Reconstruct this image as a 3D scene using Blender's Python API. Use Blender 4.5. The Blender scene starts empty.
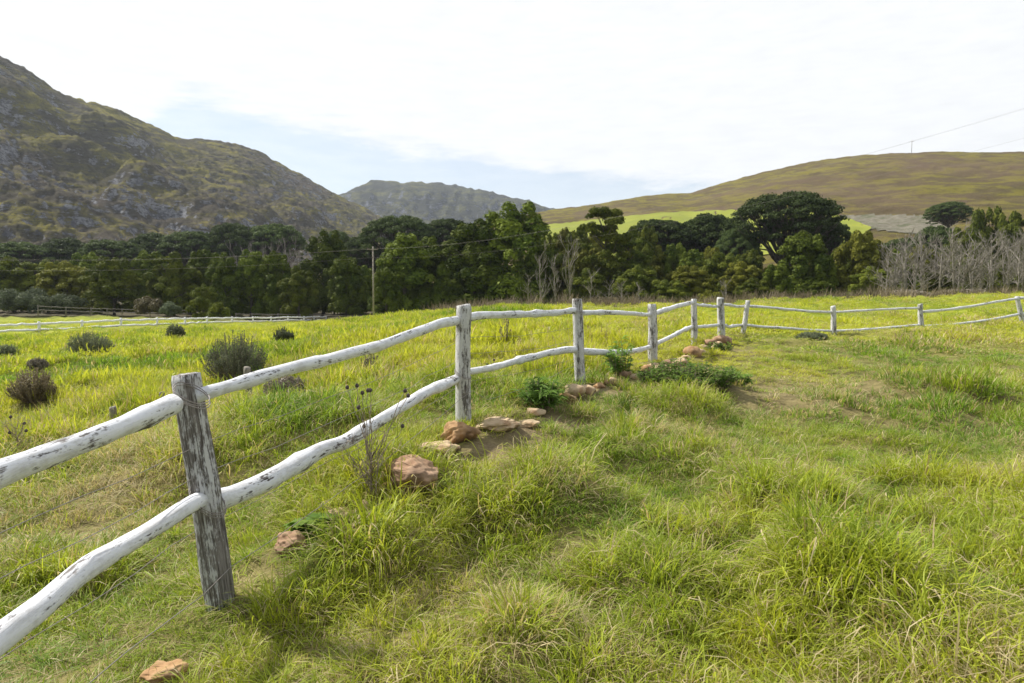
import bpy, math, random
import numpy as np
from mathutils import Vector, Matrix

random.seed(7)
RNG = np.random.default_rng(7)
SC = bpy.context.scene
COL = SC.collection

# ------------------------------------------------------------------ camera, sky, sun, exposure
F_PX, PITCH, EYE = 683.0, math.atan(45.5 / 683.0), 1.6
cam_d = bpy.data.cameras.new('camera')
cam_d.sensor_width = 36.0
cam_d.lens = 36.0 * F_PX / 1024.0
cam_d.clip_start = 0.05
cam_d.clip_end = 20000
cam_d.dof.use_dof = True
cam_d.dof.focus_distance = 5.0
cam_d.dof.aperture_fstop = 6.0
cam = bpy.data.objects.new('camera', cam_d)
cam.location = (0, 0, EYE)
cam.rotation_euler = (math.pi / 2 - PITCH, 0, 0)
COL.objects.link(cam)
SC.camera = cam

SUN_AZ, SUN_EL = math.radians(-62), math.radians(46)     # azimuth from +Y towards +X
SUN_STRENGTH, SUN_ANGLE = 5.0, 1.5
SKY_STRENGTH, CLOUD, CLOUD_BACK = 0.10, (6.85, 6.95, 7.05), (4.6, 4.9, 5.4)
EXPOSURE = 0.55

world = bpy.data.worlds.new('World')
SC.world = world
world.use_nodes = True
nt = world.node_tree
for n in list(nt.nodes):
    nt.nodes.remove(n)


class NB:
    """small node-building helper"""
    def __init__(self, tree):
        self.t = tree

    def n(self, typ, **kw):
        nd = self.t.nodes.new(typ)
        ins = kw.pop('ins', {})
        for k, v in kw.items():
            setattr(nd, k, v)
        for k, v in ins.items():
            s = nd.inputs[k]
            if isinstance(v, bpy.types.NodeSocket):
                self.t.links.new(v, s)
            else:
                s.default_value = v
        return nd

    def link(self, a, b):
        self.t.links.new(a, b)

    def math(self, op, a, b=0.0, c=None, clamp=False):
        ins = {0: a, 1: b}
        if c is not None:
            ins[2] = c
        return self.n('ShaderNodeMath', operation=op, use_clamp=clamp, ins=ins).outputs[0]

    def vmath(self, op, a, b=None):
        ins = {0: a}
        if b is not None:
            ins[1] = b
        return self.n('ShaderNodeVectorMath', operation=op, ins=ins).outputs[0]

    def noise(self, vec, scale, detail=4.0, rough=0.55, out=0, dist=0.0):
        return self.n('ShaderNodeTexNoise', ins={'Vector': vec, 'Scale': scale, 'Detail': detail,
                                                 'Roughness': rough, 'Distortion': dist}).outputs[out]

    def smooth(self, v, lo, hi):
        return self.n('ShaderNodeMapRange', interpolation_type='SMOOTHSTEP',
                      ins={'Value': v, 'From Min': lo, 'From Max': hi, 'To Min': 0.0, 'To Max': 1.0}).outputs[0]

    def mix(self, fac, a, b, blend='MIX'):
        def c(v):
            return (*v, 1.0) if isinstance(v, tuple) and len(v) == 3 else v
        nd = self.n('ShaderNodeMix', data_type='RGBA', blend_type=blend, ins={0: fac})
        for i, v in ((6, c(a)), (7, c(b))):
            if isinstance(v, bpy.types.NodeSocket):
                self.link(v, nd.inputs[i])
            else:
                nd.inputs[i].default_value = v
        return nd.outputs[2]

    def scale(self, vec, s):
        return self.vmath('MULTIPLY', vec, s)


b = NB(nt)
tc = b.n('ShaderNodeTexCoord').outputs['Generated']
sep = b.n('ShaderNodeSeparateXYZ', ins={0: tc})
sky = b.n('ShaderNodeTexSky', sky_type='NISHITA')
sky.sun_disc = False
sky.sun_elevation = SUN_EL
sky.sun_rotation = SUN_AZ
sky.altitude = 50
sky.air_density = 1.0
sky.dust_density = 1.0
az = b.math('ARCTAN2', sep.outputs[0], sep.outputs[1])
el = b.math('ARCSINE', sep.outputs[2])
# thin high cloud sheet; its ragged edge leaves a wedge of open sky above the left hills
bound = b.math('MULTIPLY_ADD', az, -0.15, 0.180)
bound = b.math('SUBTRACT', bound, b.math('MULTIPLY', b.smooth(b.math('MULTIPLY', az, -1.0), 0.42, 0.60), 0.16))
stretch = b.scale(tc, (1.0, 1.0, 5.0))
n1 = b.noise(stretch, 3.2, 6.0, 0.62, dist=0.6)
n2 = b.noise(b.scale(tc, (2.0, 2.0, 9.0)), 9.0, 5.0, 0.6)
e1 = b.math('SUBTRACT', el, bound)
e2 = b.math('MULTIPLY_ADD', b.math('SUBTRACT', n1, 0.5), 0.09, e1)
e2 = b.math('MULTIPLY_ADD', b.math('SUBTRACT', n2, 0.5), 0.05, e2)
cm = b.smooth(e2, -0.03, 0.028)
veil = b.math('MAXIMUM', cm, b.math('MULTIPLY_ADD', n2, 0.3, 0.30))
front = b.smooth(sep.outputs[1], -0.4, 0.5)
ccol = b.mix(front, CLOUD_BACK, CLOUD)
tex = b.math('MULTIPLY_ADD', n2, 0.20, 0.90)
ccol = b.mix(1.0, ccol, b.n('ShaderNodeCombineColor', ins={0: tex, 1: tex, 2: tex}).outputs[0], 'MULTIPLY')
skyc = b.mix(veil, sky.outputs[0], ccol)
bg = b.n('ShaderNodeBackground', ins={'Color': skyc, 'Strength': SKY_STRENGTH})
wo = b.n('ShaderNodeOutputWorld')
b.link(bg.outputs[0], wo.inputs[0])

sun_d = bpy.data.lights.new('sun', 'SUN')
sun_d.energy = SUN_STRENGTH
sun_d.angle = math.radians(SUN_ANGLE)
sun_d.color = (1.0, 0.95, 0.87)
sun = bpy.data.objects.new('sun', sun_d)
sv = Vector((math.sin(SUN_AZ) * math.cos(SUN_EL), math.cos(SUN_AZ) * math.cos(SUN_EL), math.sin(SUN_EL)))
sun.rotation_euler = (-sv).to_track_quat('-Z', 'Y').to_euler()
COL.objects.link(sun)

vs = SC.view_settings
vs.view_transform = 'Standard'
vs.look = 'None'
vs.exposure = EXPOSURE
vs.gamma = 1.0
vs.use_curve_mapping = False
SC.cycles.use_denoising = True
SC.cycles.max_bounces = 8
SC.cycles.transmission_bounces = 6
SC.cycles.diffuse_bounces = 4
SC.cycles.volume_bounces = 0

# ------------------------------------------------------------------ pixel <-> place
_cp, _sp = math.cos(PITCH), math.sin(PITCH)


def ray(px, py):
    cx, cy = (px - 512.0) / F_PX, (341.5 - py) / F_PX
    return np.array([cx, cy * _sp + _cp, cy * _cp - _sp])


def at(px, py, Y):
    d = ray(px, py)
    return np.array([0, 0, EYE]) + d * (Y / d[1])


# ------------------------------------------------------------------ noise
_perm = np.random.default_rng(3).permutation(4096)


def _hash(ix, iy):
    return _perm[(_perm[ix & 4095] + iy) & 4095] / 4095.0


def vnoise(x, y):
    x = np.asarray(x, float); y = np.asarray(y, float)
    ix = np.floor(x).astype(np.int64); iy = np.floor(y).astype(np.int64)
    fx = x - ix; fy = y - iy
    fx = fx * fx * (3 - 2 * fx); fy = fy * fy * (3 - 2 * fy)
    a = _hash(ix, iy); b_ = _hash(ix + 1, iy); c = _hash(ix, iy + 1); d = _hash(ix + 1, iy + 1)
    return a + (b_ - a) * fx + (c - a) * fy + (a - b_ - c + d) * fx * fy


def fbm(x, y, oct=4, lac=2.03, gain=0.5):
    s = 0; a = 1; t = 0
    for i in range(oct):
        s = s + a * vnoise(x + 17.3 * i, y - 9.1 * i); t += a
        a *= gain; x = x * lac; y = y * lac
    return s / t


def sstep(v, lo, hi):
    t = np.clip((v - lo) / (hi - lo), 0, 1)
    return t * t * (3 - 2 * t)


# ------------------------------------------------------------------ ground heights
POSTS = [  # base px, base py, distance, top px, top py, diameter
    (220, 602, 3.6, 187, 374, .150),
    (464, 425, 6.6, 463, 305, .145),
    (580, 384, 9.6, 577, 299, .150),
    (653, 361, 13.2, 652, 304, .175),
    (694, 344, 17.5, 694, 299, .150),
    (721, 337, 19.0, 720.5, 297.5, .200),
    (743, 334, 21.0, 748, 300.5, .150),
    (834, 335, 22.5, 833, 306, .165),
    (921, 328, 24.5, 920, 304, .170),
    (1023, 324, 27.0, 1017, 296.5, .175),
]
_ctl = [at(p[0], p[1], p[2]) for p in POSTS]
_ctl += [np.array(v, float) for v in [(0, 0, 0), (0, -4, 0), (3, 0, 0), (-3, 0, -.15), (0, 2.5, 0.0), (8, -3, 0), (-8, -3, -.4), (-6, 4, -.25),
                                      (-1.9, .4, 0)]]
for px, py, Y in [(1024, 683, 2.8), (512, 683, 2.75), (1000, 480, 5.6), (620, 470, 5.8), (900, 400, 9.5), (720, 395, 9.2), (1020, 390, 10),
                  (60, 480, 6.7), (330, 420, 7.4), (235, 380, 17.5), (90, 357, 27), (175, 335, 50), (38, 333, 62), (157, 327, 72),
                  (290, 323, 105), (-120, 345, 55), (100, 311, 150), (-200, 312, 150), (450, 312, 130), (373, 318, 95), (400, 345, 22), (440, 325, 40), (520, 330, 30),
                  (900, 299, 60), (1024, 295, 60), (800, 302, 55), (620, 307, 60), (500, 309, 65), (420, 314, 72), (600, 309, 130),
                  (1200, 293, 60), (820, 303, 120), (900, 302, 120), (1050, 300, 120), (900, 318, 36), (700, 320, 36), (580, 330, 26), (1100, 320, 30), (880, 365, 14)]:
    _ctl.append(at(px, py, Y))
for a_ in range(-180, 180, 20):
    r = 600.0
    _ctl.append(np.array([r * math.sin(math.radians(a_)), r * math.cos(math.radians(a_)), -1.0]))
    r = 9000.0
    _ctl.append(np.array([r * math.sin(math.radians(a_)), r * math.cos(math.radians(a_)), -2.0]))
    if abs(a_) > 70:
        r = 40
        _ctl.append(np.array([r * math.sin(math.radians(a_)), r * math.cos(math.radians(a_)), 0.6 if a_ > 0 else -1.0]))
_ctl = np.array(_ctl)


def _warp(x, y):
    r = np.sqrt(x * x + y * y) + 1e-6
    k = np.log1p(r / 2.0) / r
    return np.stack([x * k, y * k], -1)


def _tps(d2):
    return np.where(d2 > 1e-12, 0.5 * d2 * np.log(d2 + 1e-12), 0)


_cq = _warp(_ctl[:, 0], _ctl[:, 1])
_n = len(_cq)
_K = _tps(((_cq[:, None] - _cq[None]) ** 2).sum(-1)) + np.eye(_n) * 0.0008
_P = np.concatenate([np.ones((_n, 1)), _cq], 1)
_A = np.block([[_K, _P], [_P.T, np.zeros((3, 3))]])
_w = np.linalg.solve(_A, np.concatenate([_ctl[:, 2], np.zeros(3)]))


def h_base(x, y):
    x = np.asarray(x, float); y = np.asarray(y, float)
    sh = x.shape
    q = _warp(x.ravel(), y.ravel())
    out = np.empty(len(q))
    for i in range(0, len(q), 20000):
        qq = q[i:i + 20000]
        d2 = ((qq[:, None] - _cq[None]) ** 2).sum(-1)
        out[i:i + 20000] = _tps(d2) @ _w[:_n] + _w[_n] + qq @ _w[_n + 1:]
    return out.reshape(sh)


def tussock(x, y):
    """lumpy meadow: 0..1, high on the tufts"""
    a = fbm(x * 0.95 + 3, y * 0.95 + 8, 3)
    c = fbm(x * 0.3 + 31, y * 0.3 + 5, 3)
    return np.clip((a - 0.5) * 1.9 + 0.35 + (c - .5) * 1.2, 0, 1)


def hit0(px, py, hf, ymax=400):
    d = ray(px, py); d = d / d[1]
    Y = np.geomspace(1.0, ymax, 900)
    X = d[0] * Y; Z = EYE + d[2] * Y
    below = Z <= hf(X, Y)
    k = int(np.argmax(below)) if below.any() else len(Y) - 1
    return np.array([X[k], Y[k]])


# patches of the meadow: pixel, radius (m), mound height, tall grass, dark green, dry, bare
_patch_src = [
    (800, 397, 1.4, -.03, -.7, 0, .5, .30), (740, 388, 1.1, 0, -.6, 0, .45, .22), (860, 385, 1.3, 0, -.5, 0, .5, .2), (560, 420, .38, 0, -.7, 0, .3, .9),
    (525, 433, .36, 0, -.6, 0, .3, .8), (495, 450, .3, 0, -.6, 0, .3, .8), (600, 393, .5, 0, -.8, 0, .3, .6), (630, 384, .5, 0, -.8, 0, .2, .5), (655, 375, .6, 0, -.8, 0, .2, .5), (685, 366, .8, 0, -.8, 0, .2, .45), (712, 350, 1.1, 0, -.8, 0, .3, .5),
    (780, 338, 1.6, 0, -.9, 0, 0, 0), (870, 334, 1.8, 0, -.9, 0, 0, 0), (945, 329, 1.8, 0, -.9, 0, 0, 0), (650, 575, .42, .13, .7, .5, -.1, 0), (590, 520, .5, .08, .5, .25, -.2, 0), (830, 590, .45, .16, .7, .7, -.2, 0), (790, 515, .6, .08, .5, .1, -.3, 0),
    (860, 470, .7, .06, .4, .2, -.2, 0), (900, 398, .8, .16, .8, .6, 0, 0), (955, 396, .7, .14, .8, .5, 0, 0), (835, 408, .5, .10, .7, .6, 0, 0),
    (345, 548, .2, .05, .7, .5, -.3, 0), (560, 500, .4, .10, .2, 0, .5, 0), (1010, 480, .6, .04, 0, 0, .7, 0), (450, 575, .35, .02, 0, 0, .6, .15),
    (330, 640, .3, 0, 0, 0, .5, .1), (520, 610, .25, .02, .2, 0, .5, 0), (620, 650, .25, 0, .1, 0, .4, 0), (700, 430, .7, .05, .2, 0, .3, 0),
    (330, 425, .7, .14, .6, .2, -.1, 0), (440, 395, .7, .10, .5, .1, -.2, 0), (270, 435, .6, .12, .6, .3, -.1, 0), (545, 395, .5, .06, .5, .5, -.3, 0),
    (60, 530, .9, 0, -.1, 0, .55, .2), (140, 480, .8, .05, 0, 0, .5, .15), (20, 470, 1.0, .1, .1, .1, .3, .1), (130, 610, .4, 0, .1, 0, .3, .1),
    (930, 610, .5, 0, -.3, .3, -.2, 0), (980, 560, .5, 0, -.3, .2, 0, 0), (690, 365, .9, .05, .3, .4, -.3, 0), (740, 540, .35, -.08, 0, .5, 0, 0), (600, 600, .25, -.07, 0, .6, 0, 0),
    (700, 600, .25, -.06, 0, .5, 0, 0),
]
PATCH = []
for (px, py, r, mz, tall, dg, dry, bare) in _patch_src:
    c = hit0(px, py, h_base)
    PATCH.append((c[0], c[1], r, mz, tall, dg, dry, bare))


def patch_field(x, y, k):
    s = np.zeros_like(np.asarray(x, float))
    for p in PATCH:
        if p[k] != 0:
            s += p[k] * np.exp(-((x - p[0]) ** 2 + (y - p[1]) ** 2) / (p[2] ** 2))
    return s


POST_FIT = []


def post_fit(x, y):
    s = np.zeros_like(x)
    for px_, py_, d in POST_FIT:
        s += d * np.exp(-((x - px_) ** 2 + (y - py_) ** 2) / .36)
    return s


def ground(x, y):
    x = np.asarray(x, float); y = np.asarray(y, float)
    r = np.sqrt(x * x + y * y)
    near = sstep(r, 0.8, 3.0)
    amp = 0.25 + 0.20 * sstep(r, 8, 22)
    amp = amp * (1 - 0.55 * sstep(x, 1, 5) * sstep(y, 7, 11) * (1 - sstep(y, 30, 60)))
    z = h_base(x, y) + near * amp * (tussock(x, y) - 0.45) * (1 - sstep(r, 160, 260))
    z = z + 1.5 * patch_field(x, y, 3)
    z = z + post_fit(x, y)
    z = z + 0.5 * (fbm(x * .02, y * .02, 2) - .5) * sstep(r, 120, 200)
    return z


POST_FIT += [(c[0], c[1], c[2] - float(ground(c[0], c[1]))) for c in _ctl[:len(POSTS)]]     # the soil meets every post at its foot


def hit(px, py):
    c = hit0(px, py, ground)
    return np.array([c[0], c[1], float(ground(c[0], c[1]))])


# ------------------------------------------------------------------ object helpers
def mk_mesh(name, V, faces, smooth=True):
    """faces: list of integer arrays (m,3) / (m,4)"""
    V = np.asarray(V, np.float32)
    me = bpy.data.meshes.new(name)
    me.vertices.add(len(V))
    me.vertices.foreach_set('co', V.ravel())
    fs = [np.asarray(f, np.int32) for f in faces if len(f)]
    nl = sum(f.size for f in fs); nf = sum(len(f) for f in fs)
    me.loops.add(nl)
    me.polygons.add(nf)
    me.loops.foreach_set('vertex_index', np.concatenate([f.ravel() for f in fs]))
    tot = np.concatenate([np.full(len(f), f.shape[1], np.int32) for f in fs])
    st = np.concatenate([[0], np.cumsum(tot)[:-1]]).astype(np.int32)
    me.polygons.foreach_set('loop_start', st)
    me.update(calc_edges=True)
    me.validate()
    if smooth:
        me.polygons.foreach_set('use_smooth', np.ones(len(me.polygons), bool))
    return me


def fattr(me, name, vals, typ='FLOAT'):
    a = me.attributes.new(name, typ, 'POINT')
    v = np.asarray(vals, np.float32)
    if typ == 'FLOAT':
        a.data.foreach_set('value', v.ravel())
    elif typ == 'FLOAT_VECTOR':
        a.data.foreach_set('vector', v.ravel())
    elif typ == 'FLOAT_COLOR':
        a.data.foreach_set('color', v.ravel())


def link(name, me, mat=None, parent=None, loc=(0, 0, 0)):
    o = bpy.data.objects.new(name, me)
    COL.objects.link(o)
    o.location = tuple(float(v) for v in loc)
    if parent:
        o.parent = parent
    if mat and me is not None and not me.materials:
        me.materials.append(mat)
    return o


def tag(o, label=None, cat=None, group=None, kind=None):
    if label: o['label'] = label
    if cat: o['category'] = cat
    if group: o['group'] = group
    if kind: o['kind'] = kind
    return o


def empty(name, loc, label, cat, group=None):
    o = bpy.data.objects.new(name, None)
    COL.objects.link(o)
    o.location = tuple(float(v) for v in loc)
    o.empty_display_size = 0.3
    return tag(o, label, cat, group)


def tube(P, R, segs=10, caps=True, jit=0.0, rng=None, groove=0.0):
    """returns V, [quads, tris], grain coordinates"""
    P = np.asarray(P, float); n = len(P)
    R = np.broadcast_to(np.asarray(R, float), (n,))
    T = np.gradient(P, axis=0)
    T /= np.linalg.norm(T, axis=1, keepdims=True) + 1e-9
    ref = np.array([0, 0, 1.0]) if abs(T[0][2]) < 0.9 else np.array([1.0, 0, 0])
    u = np.cross(T[0], ref); u /= np.linalg.norm(u)
    th = np.linspace(0, 2 * np.pi, segs, endpoint=False)
    L = np.concatenate([[0], np.cumsum(np.linalg.norm(np.diff(P, axis=0), axis=1))])
    V = np.empty((n, segs, 3)); G = np.empty((n, segs, 3))
    seed = (rng.random() * 50) if rng is not None else 0
    gr = (vnoise(th / (2 * np.pi) * segs * 0.6 + seed, np.zeros(segs) + seed) - .5) * groove
    for i in range(n):
        u = u - T[i] * np.dot(u, T[i]); u /= np.linalg.norm(u)
        w = np.cross(T[i], u)
        rr = R[i] * (1 + gr)
        if jit:
            rr = rr * (1 + jit * (vnoise(np.cos(th) * 1.2 + 5 + seed, np.sin(th) * 1.2 + L[i] * 5 + seed) - .5) * 2)
        V[i] = P[i] + rr[:, None] * (np.cos(th)[:, None] * u + np.sin(th)[:, None] * w)
        G[i, :, 0] = L[i]; G[i, :, 1] = R[i] * np.cos(th); G[i, :, 2] = R[i] * np.sin(th)
    V = V.reshape(-1, 3); G = G.reshape(-1, 3)
    k = np.arange(segs); k2 = (k + 1) % segs
    q = np.concatenate([np.stack([i * segs + k, i * segs + k2, (i + 1) * segs + k2, (i + 1) * segs + k], 1) for i in range(n - 1)])
    fs = [q]
    if caps:
        V = np.concatenate([V, P[:1], P[-1:]]); G = np.concatenate([G, [[L[0], 0, 0]], [[L[-1], 0, 0]]])
        a, c = n * segs, n * segs + 1
        t1 = np.stack([k2, k, np.full(segs, a)], 1)
        t2 = np.stack([(n - 1) * segs + k, (n - 1) * segs + k2, np.full(segs, c)], 1)
        fs.append(np.concatenate([t1, t2]))
    return V, fs, G


class Bag:
    """collects pieces of ONE mesh"""
    def __init__(self):
        self.V, self.Q, self.T, self.G, self.n = [], [], [], [], 0

    def add(self, V, fs, G=None):
        for f in fs:
            f = np.asarray(f)
            (self.Q if f.shape[1] == 4 else self.T).append(f + self.n)
        self.V.append(V); self.G.append(G if G is not None else np.zeros((len(V), 3)))
        self.n += len(V)

    def tube(self, *a, **k):
        self.add(*tube(*a, **k))

    def mesh(self, name, smooth=True):
        fs = ([np.concatenate(self.Q)] if self.Q else []) + ([np.concatenate(self.T)] if self.T else [])
        me = mk_mesh(name, np.concatenate(self.V), fs, smooth)
        fattr(me, 'grain', np.concatenate(self.G), 'FLOAT_VECTOR')
        return me


# ------------------------------------------------------------------ materials
def new_mat(name):
    m = bpy.data.materials.new(name)
    m.use_nodes = True
    for n in list(m.node_tree.nodes):
        m.node_tree.nodes.remove(n)
    return m, NB(m.node_tree)


def finish(m, b, shader, disp=None):
    o = b.n('ShaderNodeOutputMaterial')
    b.link(shader, o.inputs[0])
    return m


def principled(b, color, rough=0.85, normal=None, spec=0.25):
    ins = {'Roughness': rough, 'Specular IOR Level': spec}
    p = b.n('ShaderNodeBsdfPrincipled', ins=ins)
    if isinstance(color, bpy.types.NodeSocket):
        b.link(color, p.inputs['Base Color'])
    else:
        p.inputs['Base Color'].default_value = (*color, 1)
    if normal is not None:
        b.link(normal, p.inputs['Normal'])
    return p.outputs[0]


def bump(b, h, strength=0.5, dist=0.02):
    return b.n('ShaderNodeBump', ins={'Height': h, 'Strength': strength, 'Distance': dist}).outputs[0]


def attr(b, name, out=0, typ='GEOMETRY'):
    nd = b.n('ShaderNodeAttribute', attribute_type=typ, attribute_name=name)
    return nd.outputs[out]


def wood_mat(name, paint_lo, paint_hi, white=(.80, .80, .80), grey=(.17, .15, .135), dark=(.04, .035, .03), along=2.2, across=34.0, fade=None):
    """weathered wood under peeling whitewash; more paint for a lower paint_lo"""
    m, b = new_mat(name)
    g = attr(b, 'grain', 1)
    oi = b.n('ShaderNodeObjectInfo').outputs['Random']
    off = b.n('ShaderNodeCombineXYZ', ins={0: b.math('MULTIPLY', oi, 37.0), 1: b.math('MULTIPLY', oi, 11.0), 2: 0.0}).outputs[0]
    g2 = b.vmath('ADD', g, off)
    fib = b.noise(b.scale(g2, (along, across, across)), 3.0, 5.0, 0.65)
    fine = b.noise(b.scale(g2, (along * 2, across * 3, across * 3)), 3.0, 3.0, 0.6)
    blot = b.noise(b.scale(g2, (5.0, 9.0, 9.0)), 1.6, 5.0, 0.65)
    chips = b.noise(b.scale(g2, (16.0, 40.0, 40.0)), 2.2, 4.0, 0.6)
    wood = b.mix(b.smooth(fib, .35, .65), dark, grey)
    wood = b.mix(b.math('MULTIPLY', b.smooth(fine, .5, .7), .5), wood, (.32, .30, .28))
    s = b.math('ADD', b.math('MULTIPLY', fib, .8), b.math('MULTIPLY', blot, 1.0))
    s = b.math('ADD', s, b.math('MULTIPLY', chips, .45))
    s = b.math('ADD', s, b.math('MULTIPLY_ADD', b.noise(b.scale(g2, (1.0, 6.0, 6.0)), 2.2, 3.0, .5), .7, -.35))
    if fade is not None:      # paint worn off towards the foot of a post
        sx = b.n('ShaderNodeSeparateXYZ', ins={0: g}).outputs[0]
        s = b.math('ADD', s, b.math('MULTIPLY', b.smooth(sx, 0.0, 0.5), fade))
    mask = b.smooth(s, paint_lo, paint_hi)
    pw = b.mix(b.math('MULTIPLY', b.smooth(fine, .45, .7), .35), white, (.62, .62, .62))
    pw = b.mix(b.math('MULTIPLY', b.smooth(b.math('ADD', blot, b.math('MULTIPLY_ADD', fib, .5, -.25)), .46, .66), .6), pw, (.43, .42, .405))
    col = b.mix(mask, wood, pw)
    hgt = b.math('ADD', b.math('MULTIPLY', fib, .7), b.math('MULTIPLY', mask, .35))
    hgt = b.math('ADD', hgt, b.math('MULTIPLY', fine, .3))
    return finish(m, b, principled(b, col, 0.8, bump(b, hgt, .7, .006), .2))


M_POST_A = wood_mat('weathered_post', 1.10, 1.32, white=(.55, .55, .56), grey=(.22, .20, .185), dark=(.06, .052, .046))
M_POST = wood_mat('whitewashed_post', 1.05, 1.32, white=(.60, .595, .58), grey=(.24, .22, .20), fade=.12)
M_RAIL = wood_mat('whitewashed_rail', 0.90, 1.05, white=(.69, .70, .73), grey=(.27, .25, .24), dark=(.07, .06, .055), along=1.4, across=20.0)
M_FAR_RAIL = wood_mat('far_whitewash', 0.5, 0.8, white=(.80, .80, .80))
M_GREY_WOOD = wood_mat('bare_grey_wood', 1.6, 2.0, grey=(.28, .25, .22), dark=(.10, .09, .08))
M_STAKE = wood_mat('old_stake', 1.2, 1.5, white=(.5, .47, .42), grey=(.33, .30, .25), dark=(.12, .10, .08))


def wire_mat():
    m, b = new_mat('galvanised_wire')
    n = b.noise(b.n('ShaderNodeTexCoord').outputs['Object'], 60.0)
    c = b.mix(n, (.28, .27, .26), (.16, .12, .10))
    return finish(m, b, principled(b, c, .55, None, .5))


M_WIRE = wire_mat()


def plain_noise_mat(name, c1, c2, scale, rough=.85, bs=.4, bd=.01, c3=None):
    m, b = new_mat(name)
    v = b.n('ShaderNodeTexCoord').outputs['Object']
    n = b.noise(v, scale, 6.0, .6)
    c = b.mix(b.smooth(n, .3, .7), c1, c2)
    if c3:
        c = b.mix(b.smooth(b.noise(v, scale * .35, 4.0), .5, .7), c, c3)
    return finish(m, b, principled(b, c, rough, bump(b, n, bs, bd)))


def leaf_mat(name, c1, c2, transl=.35, rough=.6, c3=None, spec=.25, vary=0.35):
    """opaque leaf with some light passing through; tone varies from leaf to leaf and tree to tree"""
    m, b = new_mat(name)
    lv = attr(b, 'lv', 2)
    oi = b.n('ShaderNodeObjectInfo').outputs['Random']
    c = b.mix(lv, c1, c2)
    if c3:
        c = b.mix(b.math('MULTIPLY', b.smooth(lv, .6, 1.0), .8), c, c3)
    k = b.math('MULTIPLY_ADD', oi, vary * 2, 1 - vary)
    c = b.mix(1.0, c, b.n('ShaderNodeCombineColor', ins={0: k, 1: k, 2: k}).outputs[0], 'MULTIPLY')
    p = principled(b, c, rough, None, spec)
    t = b.n('ShaderNodeBsdfTranslucent')
    b.link(c, t.inputs[0])
    mx = b.n('ShaderNodeMixShader', ins={0: transl})
    b.link(p, mx.inputs[1]); b.link(t.outputs[0], mx.inputs[2])
    return finish(m, b, mx.outputs[0])


M_EVERGREEN = leaf_mat('evergreen_leaves', (.050, .080, .010), (.150, .185, .020), .16, spec=.06)
M_BROADLEAF = leaf_mat('wattle_leaves', (.058, .080, .011), (.16, .178, .022), .18, spec=.06)
M_OLIVE = leaf_mat('olive_leaves', (.085, .092, .013), (.185, .185, .024), .2, spec=.06)
M_PINE = leaf_mat('pine_needles', (.046, .072, .022), (.105, .140, .042), .25, spec=.05)
M_GREYBUSH = leaf_mat('grey_bush_leaves', (.075, .095, .055), (.14, .165, .09), .3, spec=.06)
M_DRYBUSH = leaf_mat('dry_bush_leaves', (.13, .11, .055), (.2, .17, .08), .2)
M_FYNBOS = leaf_mat('fynbos_leaves', (.095, .115, .065), (.25, .275, .165), .4, spec=.08)
M_BROWNSHRUB = leaf_mat('brown_shrub_twigs', (.17, .145, .085), (.30, .245, .14), .35)
M_TWIGSHRUB = leaf_mat('grey_shrub_twigs', (.15, .13, .10), (.24, .21, .16), .15)
M_WEED = leaf_mat('weed_leaves', (.11, .205, .03), (.22, .33, .06), .45, spec=.1)
M_WEED_BLUE = leaf_mat('thistle_leaves', (.10, .18, .035), (.18, .29, .06), .45, spec=.1)
M_BARK = plain_noise_mat('bark', (.05, .04, .032), (.13, .11, .09), 3.0, .9, .6, .05)
M_PALEBARK = plain_noise_mat('pale_bark', (.13, .115, .098), (.30, .27, .235), 2.0, .9, .3, .03)
M_ROCK_RED = plain_noise_mat('red_sandstone', (.25, .145, .085), (.40, .27, .175), 9.0, .9, .9, .012, (.18, .115, .075))
M_ROCK_TAN = plain_noise_mat('tan_sandstone', (.38, .275, .165), (.54, .42, .27), 12.0, .9, .9, .010, (.32, .19, .10))
M_ROCK_ORANGE = plain_noise_mat('orange_sandstone', (.33, .185, .085), (.44, .29, .155), 9.0, .9, .9, .012, (.17, .10, .055))
M_DRYSTEM = plain_noise_mat('dry_stem', (.18, .14, .11), (.34, .28, .225), 20.0, .9, .2, .003)
M_SEED = plain_noise_mat('dry_seed_head', (.055, .045, .045), (.14, .11, .10), 120.0, .95, .8, .004)
M_POLE = plain_noise_mat('pole_wood', (.20, .175, .15), (.32, .285, .245), 4.0, .85, .3, .01)
M_CERAMIC = plain_noise_mat('insulator', (.10, .06, .045), (.14, .09, .07), 10.0, .3, .1, .002)


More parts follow.
